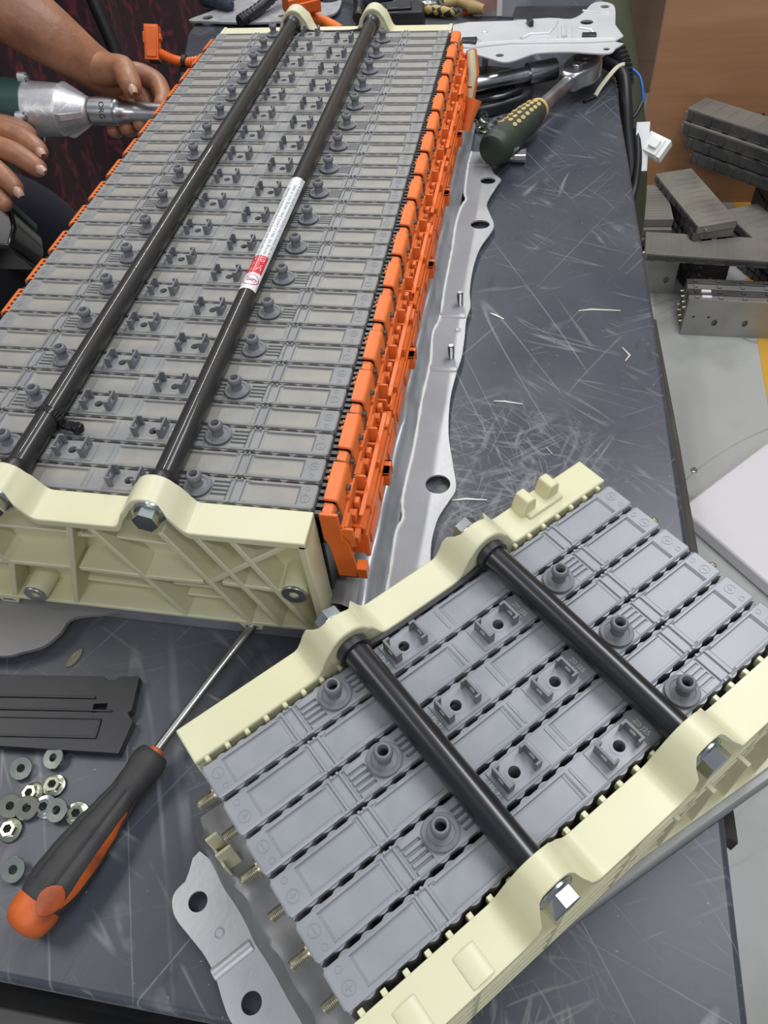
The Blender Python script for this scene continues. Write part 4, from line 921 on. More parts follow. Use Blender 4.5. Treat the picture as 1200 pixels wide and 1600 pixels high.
obj('flange', plate('flange', RB([(x, y) for x, y, _ in lo_]), [RB(circle(54, 790, 5.2, 18)), RB(circle(184, 806, 4.2, 18))], .0016), M_brk, br, (0, 0, zb - .0016), (0, 0, 0), label='lower bent flange with bolt holes')
em = MB()
def bead(pts, w0=.0026): em.tube([((x - 100) * mm, (y - 850) * mm, zb + .0006) for x, y in pts], w0, 8)
bead([(78, 836), (88, 850), (112, 852), (118, 872), (122, 893)]); bead([(132, 838), (131, 875)], .004); bead([(141, 838), (140, 875)], .0015); bead([(124, 838), (123, 875)], .0015); bead([(150, 868), (165, 862), (171, 845)], .0022); bead([(0, 819), (66, 829), (195, 833)], .0016); bead([(155, 930), (168, 922), (190, 921)], .0018); bead([(-8, 842), (18, 846), (26, 832), (22, 822)], .0018)
obj('embossed_beads', em, M_brk, br)
obj('rivet', MB().lathe([(5 * mm, 0), (4.5 * mm, 1.6 * mm), (2 * mm, 2.4 * mm)], 18), M_brk, br, ((30 - 100) * mm, (862 - 850) * mm, zb))
obj('grommet', MB().box(-.010, .010, -.008, .008, 0, .005), M_blackp, br, ((12 - 100) * mm, (828 - 850) * mm, zb), bevel=.0018, label='black rubber grommet')
obj('grommet', MB().box(-.009, .009, -.006, .006, 0, .003), M_blackp, br, ((163 - 100) * mm, (845 - 850) * mm, zb), bevel=.0012)
ft = MB(); ft.box(-.004, .004, -.004, .004, -zb, 0); obj('foot', ft, M_brk, br, ((175 - 100) * mm, (935 - 850) * mm, zb - .0008)); obj('foot', ft.mesh('foot'), M_brk, br, ((30 - 100) * mm, (880 - 850) * mm, zb - .0008))
cl = MB(); cl.box(-.003, .003, -.004, .012, 0, .008); obj('clip', cl, M_blackp, br, ((88 - 100) * mm, (880 - 850) * mm, zb), (0, 0, .3), bevel=.001, label='black plastic clip pushed on the edge')
# extension bar under the bracket
eb = MB(); eb.tube([(.006, .768, .026), (.050, .790, .026), (.096, .812, .026)], .0095, 20); eb.tube([(.090, .809, .026), (.124, .826, .026)], .0130, 20)
tag(obj('extension_bar', eb, M_satin), 'dull steel extension bar lying under the silver bracket', 'socket bar')
rest = MB(); pts = smooth_poly([(-5, 775), (8, 738), (40, 741), (62, 752), (92, 776), (98, 806), (92, 845), (40, 866), (2, 850)], 3, True)
rest.prism([(x * mm, y * mm) for x, y, _ in pts], .0005, .0155); 
rr_o = obj('plastic_tray', rest, M_blackp, bevel=.003); tag(rr_o, 'crumpled black plastic tray lying under the silver bracket', 'tray')
r3 = MB(); r3.tube([(.004, .752, .019), (.03, .742, .020), (.062, .758, .020), (.084, .780, .019)], .0035, 8); r3.box(.02, .075, .765, .80, .0155, .0165)
c_o = obj('rolled_lip', r3, M_gloss, rr_o)
bg = MB(); bg.prism([(.012, .742), (.03, .737), (.09, .762), (.10, .785), (.086, .792), (.02, .765)], .0005, .010); 

# ------------------------------------------------------------ hanging cable loom over the table edge
lm = empty('cable_loom', (.225, .80, 0), 'black taped cable loom hanging over the right table edge with a white plug', 'cable')
def wire(name, pts, r, m_, lab=None, n=5, parent=lm, rmod=None):
    o0 = parent.location if parent else Vector((0, 0, 0)); P_ = [(x / 1000, y / 1000, z / 1000) for x, y, z in pts]
    out_ = []
    N_ = len(P_)
    for i in range(N_ - 1):
        p0, p1, p2, p3 = [Vector(P_[max(0, min(N_ - 1, i + k))]) for k in (-1, 0, 1, 2)]
        for k in range(n):
            t = k / n; out_.append(0.5 * ((2 * p1) + (-p0 + p2) * t + (2 * p0 - 5 * p1 + 4 * p2 - p3) * t * t + (-p0 + 3 * p1 - 3 * p2 + p3) * t ** 3) - o0)
    out_.append(Vector(P_[-1]) - o0)
    rs = [r] * len(out_)
    if rmod: rs = [r * (1 + rmod * (1 if i % 2 else -1)) for i in range(len(out_))]
    o = obj(name, MB().tube(out_, rs, 12), m_, parent)
    if lab: o['label'] = lab
    return o
wire('conduit', [(160, 925, 25), (182, 900, 32), (200, 885, 28), (213, 868, 12), (219, 852, -6)], .011, M_cable, 'black corrugated conduit', 10, rmod=.10)
wire('bundle', [(190, 880, 14), (212, 852, 8), (220, 822, -16), (228, 798, -50), (236, 775, -80), (238, 760, -110)], .0085, M_cable)
wire('bundle', [(238, 806, -42), (243, 780, -68), (243, 757, -92), (238, 735, -110), (232, 728, -150)], .006, M_cable)
wire('wire', [(177, 800, 3), (184, 815, 10), (203, 850, 18), (218, 866, 17)], .0017, M_cream2, 'cream wire'); wire('wire', [(179, 799, 3), (188, 818, 10), (206, 850, 18), (219, 864, 15)], .0017, M_cream2, 'cream wire')
wire('wire_end', [(164, 786, 1.8), (171, 793, 2), (178, 799, 3)], .0022, M_cable)
wire('wire', [(221, 864, 12), (235, 853, 5), (242, 838, -12), (242, 834, -20)], .0020, M_blue, 'blue wire'); wire('wire_end', [(242, 834, -20), (236, 822, -28), (228, 812, -33)], .0028, M_cable)
tg_ = MB(); tg_.box(-.0085, .0085, -.0006, .0006, -.030, .030); obj('paper_tag', tg_, M_label, lm, (.0235 - .002, -.012, -.056), (R(-38), 0, R(5)), label='white paper tag with printed code')
tx_ = text_mesh('code', 'C-0110', .010); tx_.materials.append(M_lblack); tx_.transform(Matrix.Rotation(PI / 2, 4, 'Z')); tx_.transform(Matrix.Rotation(PI / 2, 4, 'X')); obj('code', tx_, [], lm, (.0235 - .002 + .0002, -.0135, -.064), (R(-38), 0, R(5)))
cn = MB(); cn.box(-.016, .016, -.013, .013, -.007, .007); cn.box(-.010, .010, -.013, .010, .007, .009); cn.box(-.006, .006, -.006, .006, .009, .0125); cn.box(-.012, .012, -.0145, -.013, -.005, .005)
obj('plug', cn, M_white, lm, (.0395, -.008, -.058), (R(40), R(8), R(-35)), bevel=.0012, label='white plastic plug housing')
wire('wire', [(246, 806, -42), (252, 802, -46), (256, 798, -52)], .0013, M_oranged)

# ------------------------------------------------------------ far clutter beyond the long pack
def thing1(name, mb, m_, lab, cat, loc=(0, 0, 0), rot=(0, 0, 0), bevel=0, seg=2, group=None):
    return tag(obj(name, mb, m_, None, loc, rot, bevel, seg), lab, cat, group)
gb = smooth_poly([(-470, 1075), (-430, 1068), (-395, 1062), (-330, 1060), (-260, 1075), (-225, 1100), (-240, 1190), (-300, 1225), (-380, 1215), (-420, 1150), (-445, 1110)], 4, True)
me = plate('steel_plate', [((x + 340) * mm, (y - 1130) * mm) for x, y, _ in gb], [circle(-.085, .045, .012, 18), circle(-.10, -.045, .009, 18), circle(.03, -.045, .010, 18, .007), circle(.09, .03, .02, 20)], .003)
tag(obj('steel_plate', me, M_sheet, None, (-.34, 1.130, .006)), 'grey sheet steel plate with round holes behind the far left corner of the long pack', 'plate')
def corr(name, pts, r, m_, lab, cat, n=12):
    o = wire(name, pts, r, m_, None, n, None, .10); return tag(o, lab, cat)
corr('corrugated_conduit', [(-372, 1045, 14), (-350, 1090, 18), (-318, 1150, 30), (-270, 1190, 34), (-215, 1165, 26), (-188, 1105, 18), (-180, 1050, 14)], .0085, M_cable, 'black corrugated conduit looping up behind the long pack', 'conduit')
gl = skin('work_glove', [[(-470, 1150, 18, 16), (-440, 1135, 20, 17), (-415, 1120, 18, 15), (-405, 1105, 14, 9)], ], 2)
tag(obj('work_glove', gl, mat('navy_knit', (.02, .028, .05), .9, c2=(.05, .06, .09), scale=120, bump=.6, bscale=220)), 'dark blue knitted glove finger on the steel plate at the far left', 'glove')
gl = skin('work_glove', [[(-170, 1120, 22, 18), '=a', (-150, 1145, 24, 20), (-120, 1170, 20, 17)], ['a', (-190, 1150, 16, 11)], ['a', (-200, 1110, 14, 9)]], 2)
tag(obj('work_glove', gl, bpy.data.materials['navy_knit']), 'dark blue knitted glove heaped between the two tube ends behind the pack', 'glove')
ob = MB(); ob.box(-.026, .026, -.016, .016, 0, .026); ob.box(-.020, .020, -.020, -.016, .004, .020); ob.box(-.010, .010, -.008, .008, .026, .031)
thing1('connector', ob, M_orange, 'bright orange connector block behind the left tube end of the long pack', 'connector', (-.264, 1.035, .030), (R(8), 0, R(35)), .0015)
oc_ = wire('cable', [(-300, 1040, 12), (-262, 1052, 14), (-232, 1042, 12), (-200, 1012, 9)], .0085, M_oranged, None, 6, None); tag(oc_, 'thick orange cable lying just behind the far end plate', 'cable')
bxs = MB(); bxs.prism([(-.040, -.02), (.036, -.028), (.040, .010), (.020, .030), (-.036, .022)], 0, .030); bxs.box(-.02, .02, -.018, .008, .030, .034)
thing1('plastic_housing', bxs, M_blackp, 'black plastic housing behind the right tube end of the long pack', 'housing', (-.115, 1.045, .0005), (0, 0, .15), .003)
fo_ = MB(); rnd = random.Random(9); vs = []; fs = []
for i in range(9):
    for j in range(6): vs.append((i * .010 - .04, j * .008 - .02, .004 + rnd.uniform(0, .010)))
for i in range(8):
    for j in range(5): fs.append((i * 6 + j, (i + 1) * 6 + j, (i + 1) * 6 + j + 1, i * 6 + j + 1))
fo_.add(vs, fs); o = thing1('foil_pouch', fo_, M_foil, 'crumpled silver foil pouch at the top edge behind the black housing', 'pouch', (-.090, 1.125, .0), (0, 0, -.2)); sm_ = o.modifiers.new('solid', 'SOLIDIFY'); sm_.thickness = .002; sm_.offset = 1
pm = skin('pliers', [[(-110, 1110, 10, 7), (-75, 1092, 10, 8), (-45, 1085, 9, 8), (-25, 1080, 9, 6)]], 2)
M_ydot = mat('black_and_tan_grip', (.02, .02, .02), .5); 
def checker(m):
    N, Lk = nodes_of(m); tc = N.new('ShaderNodeTexCoord'); ck = N.new('ShaderNodeTexChecker'); ck.inputs['Scale'].default_value = 90; mp = N.new('ShaderNodeMapping'); mp.inputs['Rotation'].default_value = (0.3, .5, .7)
    Lk.new(tc.outputs['Object'], mp.inputs[0]); Lk.new(mp.outputs[0], ck.inputs[0]); mixcol(m, ck.outputs[1], (.42, .30, .09))
checker(M_ydot)
tag(obj('pliers', pm, M_ydot), 'pliers handle with black and tan diamond grip behind the pack', 'tool')
tn = MB(); tn.tube([(-.052, 1.098, .016), (-.030, 1.105, .018), (-.008, 1.085, .016)], [.007, .009, .008], 14); tn.tube([(-.010, 1.086, .016), (.012, 1.078, .014)], [.010, .006], 12)
thing1('tool_grip', tn, mat('tan_plastic', (.42, .30, .13), .45), 'tan and black tool end beside the orange upright box', 'tool')
cw = wire('cable', [(-140, 1120, 8), (-92, 1150, 26), (-55, 1170, 36), (-60, 1112, 14), (-40, 1095, 8)], .0045, mat('dark_green_cable', (.03, .04, .03), .5), None, 6, None); tag(cw, 'dark green cable curling over the far clutter', 'cable')
rc = wire('cable', [(-65, 1210, 6), (-40, 1190, 7), (-8, 1180, 7), (20, 1200, 6)], .007, M_oranged, None, 6, None); tag(rc, 'short red-orange cable at the top edge', 'cable')
oo = MB(); oo.box(-.012, .012, -.010, .010, 0, .075); oo.box(-.012, .045, .010, .016, 0, .070)
thing1('orange_box', oo, mat('red_orange_plastic', (.58, .07, .015), .4), 'upright red-orange plastic box behind the far end of the pack', 'box', (-.010, 1.105, 0), (0, 0, -.1), .0015)
cb = empty('clear_container', (.036, 1.085, 0), 'clear plastic parts box with a white divider behind the silver bracket', 'container', rot=(0, 0, -.12))
t_ = MB(); 
for a in ((-.042, .042, -.0015, .0), (-.042, .042, .036, .0375)): t_.box(a[0], a[1], a[2], a[3], .001, .052)
t_.box(-.042, -.0405, 0, .036, .001, .052); t_.box(.0405, .042, 0, .036, .001, .052); t_.box(-.042, .042, 0, .036, 0, .0015)
obj('box', t_, M_clear, cb); obj('divider', MB().box(-.004, .004, -.0035, -.0015, .003, .045), M_white, cb, (0, 0, 0), label='white strip down the front')
thing1('tool_case', MB().box(-.06, .06, -.03, .03, 0, .02), M_blackp, 'flat black case lying behind the silver bracket', 'case', (.118, 1.04, 0), (0, 0, -.05), .004)
wire_o = wire('cable', [(72, 1015, 6), (78, 985, 12), (86, 962, 20), (82, 930, 30), (84, 905, 52), (86, 888, 57)], .0028, M_cable, None, 6, None); tag(wire_o, 'thin black cable dropping over the back of the silver bracket', 'cable')
# orange connector on its corrugated pigtail, left far corner
cx = empty('orange_connector', (-.36, .70, .10), 'bright orange rectangular connector on a ribbed orange pigtail, left of the pack', 'connector')
cbx = MB(); cbx.box(-.0085, .0085, -.007, .007, -.019, .019); cbx.box(-.011, -.0085, -.004, .004, .000, .012); cbx.box(.0085, .0110, -.004, .004, .004, .010); cbx.box(-.0065, .0065, -.0085, -.007, -.016, .017)
obj('housing', cbx, M_orange, cx, (0.0, 0, .006), (R(-35), R(6), R(8)), bevel=.0008)
obj('cavity', MB().box(-.006, .006, -.005, .005, -.0003, .0003), M_hole, cx, (0.0015, -.0112, -.0107), (R(-35), R(6), R(8)))
wire('conduit', [(-352, 694, 98), (-335, 694, 90), (-315, 692, 88), (-292, 690, 92), (-281, 688, 92)], .0052, M_orange, None, 12, cx, .09)
tb_ = MB(); tb_.tube([(-.324 + .36, -.007, -.011), (-.319 + .36, -.0075, -.0115)], .0068, 16); tb_.box(-.328 + .36, -.316 + .36, -.014, -.004, -.021, -.016)
obj('clip', tb_, M_blackp, cx)

# ------------------------------------------------------------ impact driver
a_ = Vector((-.316 + .461, .574 - .554, .083 - .096)).normalized()
hdir = (Vector((-.452, .415, -.005)) - Vector((-.462, .548, .094))).normalized()
zz = (-(hdir - a_ * hdir.dot(a_))).normalized(); yy = zz.cross(a_).normalized()
Md = Matrix(((a_.x, yy.x, zz.x, -.3895), (a_.y, yy.y, zz.y, .5617), (a_.z, yy.z, zz.z, .0874), (0, 0, 0, 1)))
dr = empty('impact_driver', (0, 0, 0), 'dark green cordless impact driver with cast aluminium nose, held in the lower hand', 'power tool'); dr.matrix_world = Md
RX = Matrix.Rotation(PI / 2, 4, 'Y')
nose = MB(); nose.lathe([(27.0 * mm, -70 * mm), (28.5 * mm, -69 * mm), (28.5 * mm, -62 * mm), (28 * mm, -60 * mm), (27 * mm, -34 * mm), (26.4 * mm, -30 * mm), (25 * mm, -28 * mm), (15.5 * mm, -3 * mm), (14.5 * mm, -1 * mm), (13.0 * mm, 0)], 40, RX)
for k in range(4):
    T = Matrix.Rotation(PI / 4 + PI / 2 * k, 4, 'X'); nose.prism([(-.034, .0255), (-.026, .0285), (-.022, .0280), (-.004, .0165), (-.004, .010), (-.03, .015)], -.003, .003, 'y', T)
    nose.lathe([(5.6 * mm, -71 * mm), (5.6 * mm, -63 * mm)], 14, T @ Matrix.Translation((0, 0, .0315)) @ RX); nose.box(-.071, -.063, -.0056, .0056, .020, .0315, T)
obj('gear_housing', nose, M_alu, dr, label='cast aluminium gear housing with dents')
for k in range(4):
    T = Matrix.Rotation(PI / 4 + PI / 2 * k, 4, 'X'); p_ = T @ Vector((-.0635, 0, .0315)); obj('screw', MB().lathe([(3.2 * mm, 0), (3.2 * mm, 2.5 * mm), (2.6 * mm, 3 * mm)], 12, RX), M_satin, dr, p_)
mt = MB(); mt.lathe([(20 * mm, -170 * mm), (26 * mm, -165 * mm), (29.5 * mm, -155 * mm), (30.5 * mm, -120 * mm), (31 * mm, -90 * mm), (30.0 * mm, -68 * mm)], 40, RX)
for k in range(5): mt.box(-.150 + k * .006, -.147 + k * .006, -.012, .012, -.0325, -.029); mt.box(-.120, -.090, -.0318 - 0, -.029, -.012 + k * .005, -.0095 + k * .005)
obj('motor_housing', mt, M_green, dr)
bt = MB(); bt.lathe([(7.5 * mm, 0), (7.0 * mm, 1.6 * mm), (4.5 * mm, 2.2 * mm)], 20); obj('badge', bt, M_red, dr, (-.095, 0, .0305), (0, 0, 0), label='round red badge')
grip = MB(); pr_ = [(-.128, -.02), (-.074, -.02), (-.082, -.045), (-.088, -.085), (-.094, -.125), (-.134, -.125), (-.132, -.085), (-.130, -.05)]
grip.prism(pr_, -.0165, .0165, 'y'); obj('grip', grip, M_green, dr, bevel=.008, seg=3)
obj('trigger', MB().prism([(-.080, -.032), (-.070, -.034), (-.073, -.052), (-.084, -.056)], -.007, .007, 'y'), M_gloss, dr, bevel=.002)
bat = MB(); bat.prism([(-.155, -.125), (-.072, -.125), (-.064, -.133), (-.060, -.150), (-.064, -.172), (-.155, -.172)], -.036, .036, 'y')
for k in range(4): bat.box(-.150 + k * .020, -.142 + k * .020, -.039, .039, -.168, -.130)
obj('battery', bat, M_gloss, dr, bevel=.006, seg=3, label='glossy black battery with ribs')
obj('battery_rim', MB().box(-.150, -.068, -.033, .033, -.128, -.118), M_green, dr, bevel=.003)
sk_ = MB(); sk_.lathe([(14.5 * mm, 0.5 * mm), (14.5 * mm, 29 * mm), (13.5 * mm, 30 * mm)], 32, RX); sk_.lathe([(10.5 * mm, -4 * mm), (10.5 * mm, 2 * mm)], 24, RX)
o = obj('socket_adapter', sk_, M_satin, dr, (.002, 0, 0), label='grey socket adapter stamped ORG')
tx_ = text_mesh('stamp', 'ORG', .0085); tx_.materials.append(M_lblack)
for v_ in tx_.vertices:
    x, y, z = v_.co; an = R(205) + x / .0145; v_.co = (.015 + y, math.cos(an) * .01470, math.sin(an) * .01470)
obj('stamp', tx_, [], o)
ex_ = MB(); ex_.lathe([(14.0 * mm, 27 * mm), (14.8 * mm, 29 * mm), (14.6 * mm, 33 * mm), (12.5 * mm, 37 * mm), (10.8 * mm, 44 * mm), (10.5 * mm, 50 * mm), (10.3 * mm, 52 * mm), (10.5 * mm, 54 * mm), (10.5 * mm, 102 * mm)], 32, RX)
tag(obj('extension_socket', ex_, M_satin), 'chrome extension socket on the driver nose, steadied by the upper hand', 'socket').matrix_world = Md

# ------------------------------------------------------------ person
pe = empty('person', (-.70, .50, FL), 'person in dark navy clothes at the left, holding a green driver', 'person')
pl_ = pe.location
def shift(me): me.transform(Matrix.Translation(-pl_)); return me
PB = [[(-740, 500, 120, 105), '=p', (-755, 500, 260, 115), (-765, 500, 400, 110), '=ch', (-765, 500, 500, 62), (-745, 500, 560, 52), (-720, 500, 610, 66), '=n', (-712, 500, 665, 84), (-716, 500, 715, 78), (-722, 500, 750, 45)],
      ['ch', (-765, 600, 455, 62), (-760, 668, 440, 55), (-700, 690, 350, 48), (-640, 650, 272, 44), (-590, 615, 252, 45), (-528, 604, 218, 44), (-453, 598, 172, 38), (-415, 597, 142, 31), (-396, 610, 113, 25), (-381, 623, 97, 24), (-366, 626, 88, 20), '=lp'],
      ['ch', (-765, 400, 455, 62), (-765, 330, 440, 55), (-730, 240, 340, 46), (-680, 215, 215, 42), (-620, 270, 150, 40), (-545, 370, 110, 33), (-510, 412, 98, 27), (-492, 448, 91, 24), (-478, 458, 89, 22), '=rp']]
# each finger grows from its own knuckle inside the palm
obj('body', shift(skin('body', PB, 2)), M_skin, pe)
FN = {'finger': [
    [(-378, 612, 104, 15), (-353, 624, 104, 13), (-330, 624, 93, 12), (-316, 601, 85, 10.5), (-312, 575, 83, 9)],
    [(-376, 618, 98, 15), (-355, 624, 91, 12), (-342, 610, 65, 11), (-337, 580, 66, 10), (-336, 558, 75, 8.5)],
    [(-382, 618, 94, 14), (-368, 623, 83, 12), (-360, 610, 58, 11), (-356, 576, 60, 10), (-353, 558, 72, 8.5)],
    [(-386, 616, 94, 13), (-379, 618, 82, 11), (-375, 602, 59, 10), (-374, 576, 58, 9), (-371, 560, 68, 8)],
    [(-486, 470, 100, 15), (-462, 482, 106, 12.5), (-425, 471, 102, 11.5), (-401, 458, 95, 10.5), (-391, 449, 90, 8.5)],
    [(-486, 462, 94, 15), (-460, 462, 98, 12.5), (-420, 447, 95, 12), (-397, 437, 87, 10.5), (-386, 433, 82, 8.8)],
    [(-486, 452, 88, 15), (-460, 445, 88, 12.5), (-435, 428, 85, 12), (-419, 420, 76, 10.5), (-412, 414, 67, 8.8)],
    [(-488, 444, 84, 14), (-464, 430, 77, 11), (-440, 413, 71, 10.5), (-430, 407, 65, 9.5), (-422, 401, 59, 8)]],
    'thumb': [[(-398, 602, 118, 21), (-376, 602, 114, 18.5), (-346, 586, 122, 15), (-330, 559, 119, 13), (-320, 545, 110, 10.5)],
              [(-490, 470, 96, 17), (-470, 500, 100, 14), (-450, 515, 88, 12), (-436, 512, 76, 10)]]}
for nm, L_ in FN.items():
    for ch in L_: obj(nm, shift(skin(nm, [ch], 2)), M_skin, pe)
# nails
def nail(p, n_, d_, w0=.0046, l0=.0055):
    mb = MB(); n_ = Vector(n_).normalized(); d_ = (Vector(d_) - n_ * Vector(d_).dot(n_)).normalized(); s0 = n_.cross(d_); vs = []; fs = []
    for i in range(7):
        for j in range(7):
            a = (i / 6 - .5) * 2; b = (j / 6 - .5) * 2; q = math.sqrt(max(0, 1 - .55 * b * b)); vs.append(Vector(p) + s0 * a * w0 * q + d_ * b * l0 + n_ * (.0012 - .0030 * a * a - .0012 * b * b) - pl_)
    for i in range(6):
        for j in range(6): fs.append((i * 7 + j, (i + 1) * 7 + j, (i + 1) * 7 + j + 1, i * 7 + j + 1))
    obj('nail', mb.add(vs, fs, True), M_nail, pe)
camp = cam.matrix_world.translation
def nail_at(tip, prev, back, up=.0): 
    t = Vector(tip) / 1000; pv = Vector(prev) / 1000; d = (t - pv).normalized(); n_ = (camp - t).normalized() + Vector((0, 0, up)); n_ = (n_ - d * n_.dot(d)).normalized(); nail(t + n_ * back, n_, d)
nail_at((-321.5, 547, 111), (-330, 559, 119), .0098)
nail_at((-392, 450.5, 91), (-401, 458, 95), .0080); nail_at((-387.5, 434, 83), (-397, 437, 87), .0082); nail_at((-413, 415.5, 68.5), (-419, 420, 76), .0082)
# clothes
SH = [[(-735, 500, 40, 122), (-750, 500, 180, 128), (-765, 500, 330, 130), '=c', (-768, 500, 440, 100), (-765, 500, 505, 66)], ['c', (-766, 600, 440, 74), (-762, 668, 428, 66), (-715, 688, 365, 60)], ['c', (-766, 400, 440, 74), (-766, 335, 425, 66), (-740, 270, 365, 58)]]
obj('shirt', shift(skin('shirt', SH, 2)), M_navy, pe)
TR = [[(-735, 500, 60, 128), '=w', (-720, 500, -60, 130), '=h', (-700, 590, -170, 100), (-690, 610, -400, 75), (-700, 610, -730, 62)], ['h', (-700, 420, -170, 100), (-690, 400, -400, 75), (-700, 400, -730, 62)]]
obj('trousers', shift(skin('trousers', TR, 2)), M_navy, pe)
AP = [[(-640, 560, -20, 60), (-620, 640, -90, 75), (-610, 700, -190, 78), (-610, 700, -330, 70)]]
obj('jacket_hem', shift(skin('jacket_hem', AP, 2)), M_navy, pe, label='loose navy jacket hem hanging by the bench')
for y in (610, 400):
    obj('shoe', shift(skin('shoe', [[(-720, y, -762, 38), (-650, y, -766, 34), (-590, y, -772, 26)]], 2)), M_blackp, pe)
hr = MB(); vs = []; fs = []
for i in range(13):
    for j in range(24):
        th = PI * .58 * i / 12; ph_ = 2 * PI * j / 24; r_ = .096; x_ = -.722 + r_ * math.sin(th) * math.cos(ph_) * .98; 
        if math.cos(ph_) > 0.2: x_ = min(x_, -.722 + r_ * math.sin(min(th, 1.0)) * math.cos(ph_))
        vs.append(Vector((x_ - .008, .5 + r_ * .88 * math.sin(th) * math.sin(ph_), .70 + r_ * 1.05 * math.cos(th))) - pl_)
for i in range(12):
    for j in range(24): l = (j + 1) % 24; fs.append((i * 24 + j, i * 24 + l, (i + 1) * 24 + l, (i + 1) * 24 + j))
obj('hair', hr.add(vs, fs, True), M_hair, pe)
for y in (-.034, .034):
    obj('eye', MB().lathe([(.2 * mm, 11 * mm), (6 * mm, 9 * mm), (9 * mm, 4 * mm), (10 * mm, 0), (9 * mm, -4 * mm), (.5 * mm, -10 * mm)], 16, RX), M_white, pe, Vector((-.642, .5 + y, .672)) - pl_)
    obj('ear', MB().lathe([(3 * mm, -5 * mm), (11 * mm, -3 * mm), (15 * mm, 2 * mm), (10 * mm, 4 * mm)], 18, Matrix.Scale(1.3, 4, (0, 0, 1))), M_skin, pe, Vector((-.715, .5 + y * 2.45, .655)) - pl_, (R(90) * (1 if y < 0 else -1), 0, 0))
ns = MB(); ns.prism([(-.640, .680), (-.612, .640), (-.616, .632), (-.640, .630)], -.010, .010, 'y'); obj('nose', ns, M_skin, pe, Vector((-.0, .5, 0)) - pl_, bevel=.005, seg=3)
ms = MB(); ms.box(-.640, -.627, -.022, .022, .598, .602); ms.box(-.640, -.628, -.020, .020, .603, .608); obj('mouth', ms, mat('lips', (.30, .11, .09), .45), pe, Vector((0, .5, 0)) - pl_, bevel=.002)

# ------------------------------------------------------------ patterned cloth behind the worker
cl = MB(); vs = []; fs = []; ny, nz = 120, 30
for j in range(ny + 1):
    y = -.1 + j * 2.3 / ny
    for i in range(nz + 1):
        z = FL + .01 + i * 1.75 / nz; x = -1.06 + .020 * math.sin(y * 26) + .012 * math.sin(y * 47 + 1.3 + z) + .03 * math.sin(y * 5 + z * 2) + (y - .5) * .18
        vs.append((x, y, z))
for j in range(ny):
    for i in range(nz): fs.append((j * (nz + 1) + i, (j + 1) * (nz + 1) + i, (j + 1) * (nz + 1) + i + 1, j * (nz + 1) + i + 1))
o = thing1('patterned_curtain', cl.add(vs, fs, True), M_maroon, 'maroon and black patterned cloth hanging in folds behind the worker', 'curtain'); q = o.modifiers.new('solid', 'SOLIDIFY'); q.thickness = .003
sp = MB(); sp.tube([(-.86, 1.42, .25), (-.74, 1.30, -.10), (-.68, 1.24, -.45), (-.66, 1.22, FL + .01)], .014, 10)
thing1('black_strap', sp, M_cable, 'black strap hanging in front of the maroon cloth', 'strap')

# ------------------------------------------------------------ olive bag, boards, white board
bgm = skin('bag', [[(262, 1160, -700, 72), (262, 1175, -560, 84), (258, 1200, -430, 88), (252, 1235, -310, 82), (246, 1285, -205, 58), (228, 1380, -120, 42), (224, 1480, -60, 34)]], 2)
tag(obj('canvas_bag', bgm, M_olive), 'olive green canvas bag standing on the floor beyond the right table edge', 'bag')
bd = MB(); bd.box(0, 1.9, 0, .018, 0, 1.8); o = empty('wooden_board', (.405, 1.99, FL), 'large brown veneered board leaning upright behind the pile of used modules', 'board', rot=(R(-4), 0, R(2)))
obj('panel', bd, M_ply, o, (0, 0, 0), bevel=.001)
for x, z in ((.115, .245), (.31, .245), (.9, .245)): obj('screw', MB().lathe([(4.5 * mm, 0), (4.5 * mm, 1.0 * mm), (2 * mm, 1.2 * mm)], 12), M_lblack, o, (x, -.0002, z), (PI / 2, 0, 0))
o = empty('wooden_board', (.33, 2.75, FL), 'narrow paler veneered board standing behind the large brown board', 'board', rot=(R(-2), 0, 0)); obj('panel', MB().box(0.025, .8, 0, .018, 0, 1.9), M_ply2, o, bevel=.001)
o = empty('wooden_post', (.30, 2.60, FL), 'dark brown upright post beside the pale board', 'post'); obj('shaft', MB().box(-.03, .045, 0, .05, 0, 1.9), M_dkwood, o, bevel=.002)
wb = MB(); pts = [(.4600, .770), (.4640, .780), (.646, .971), (1.0, .60), (.80, .37), (.470, .752)]
wb.prism([(x, y) for x, y in pts], FL, FL + .035); thing1('white_board', wb, M_wb, 'thick white board lying on the floor at the right', 'board', bevel=.006, seg=3)

# ------------------------------------------------------------ pile of used modules on the floor
def used_cell(loc, rz, lab, tilt=(0, 0), m_=None, L=.275, Wd=.100, H=.0195, edge=False):
    """one worn module lying on its side (or edge); ribbed face up, studs on the end"""
    rt_ = empty('used_module', loc, lab, 'battery module', rot=(tilt[0], tilt[1], rz), group='used battery modules piled on the floor')
    b = MB(); b.box(-Wd / 2, Wd / 2, -L / 2, L / 2, 0, H)
    for k in range(11): y = -L / 2 + .02 + k * (L - .04) / 10; b.box(-Wd / 2 + .008, Wd / 2 - .008, y - .006, y + .006, H, H + .0010)
    obj('case', b, m_ or M_cellpile, rt_, bevel=.0015, seg=1)
    e_ = MB()
    e_.box(-Wd / 2 - .001, -Wd / 2, -L / 2 + .006, L / 2 - .006, .004, H - .004)
    for k in range(9): y = -L / 2 + .015 + k * (L - .03) / 8; e_.box(-Wd / 2 - .003, -Wd / 2, y - .008, y + .008, .002, H - .002)
    obj('side_ribs', e_, M_cellblack, rt_, bevel=.0006, seg=1)
    for s in (-1, 1):
        for x in (-.030,): obj('terminal_stud', MB().lathe([(4 * mm, 0), (4 * mm, 2 * mm), (2.6 * mm, 2.2 * mm), (2.4 * mm, 8 * mm)], 10), M_brass, rt_, (x, s * L / 2, H / 2), (-s * PI / 2, 0, 0))
    return rt_
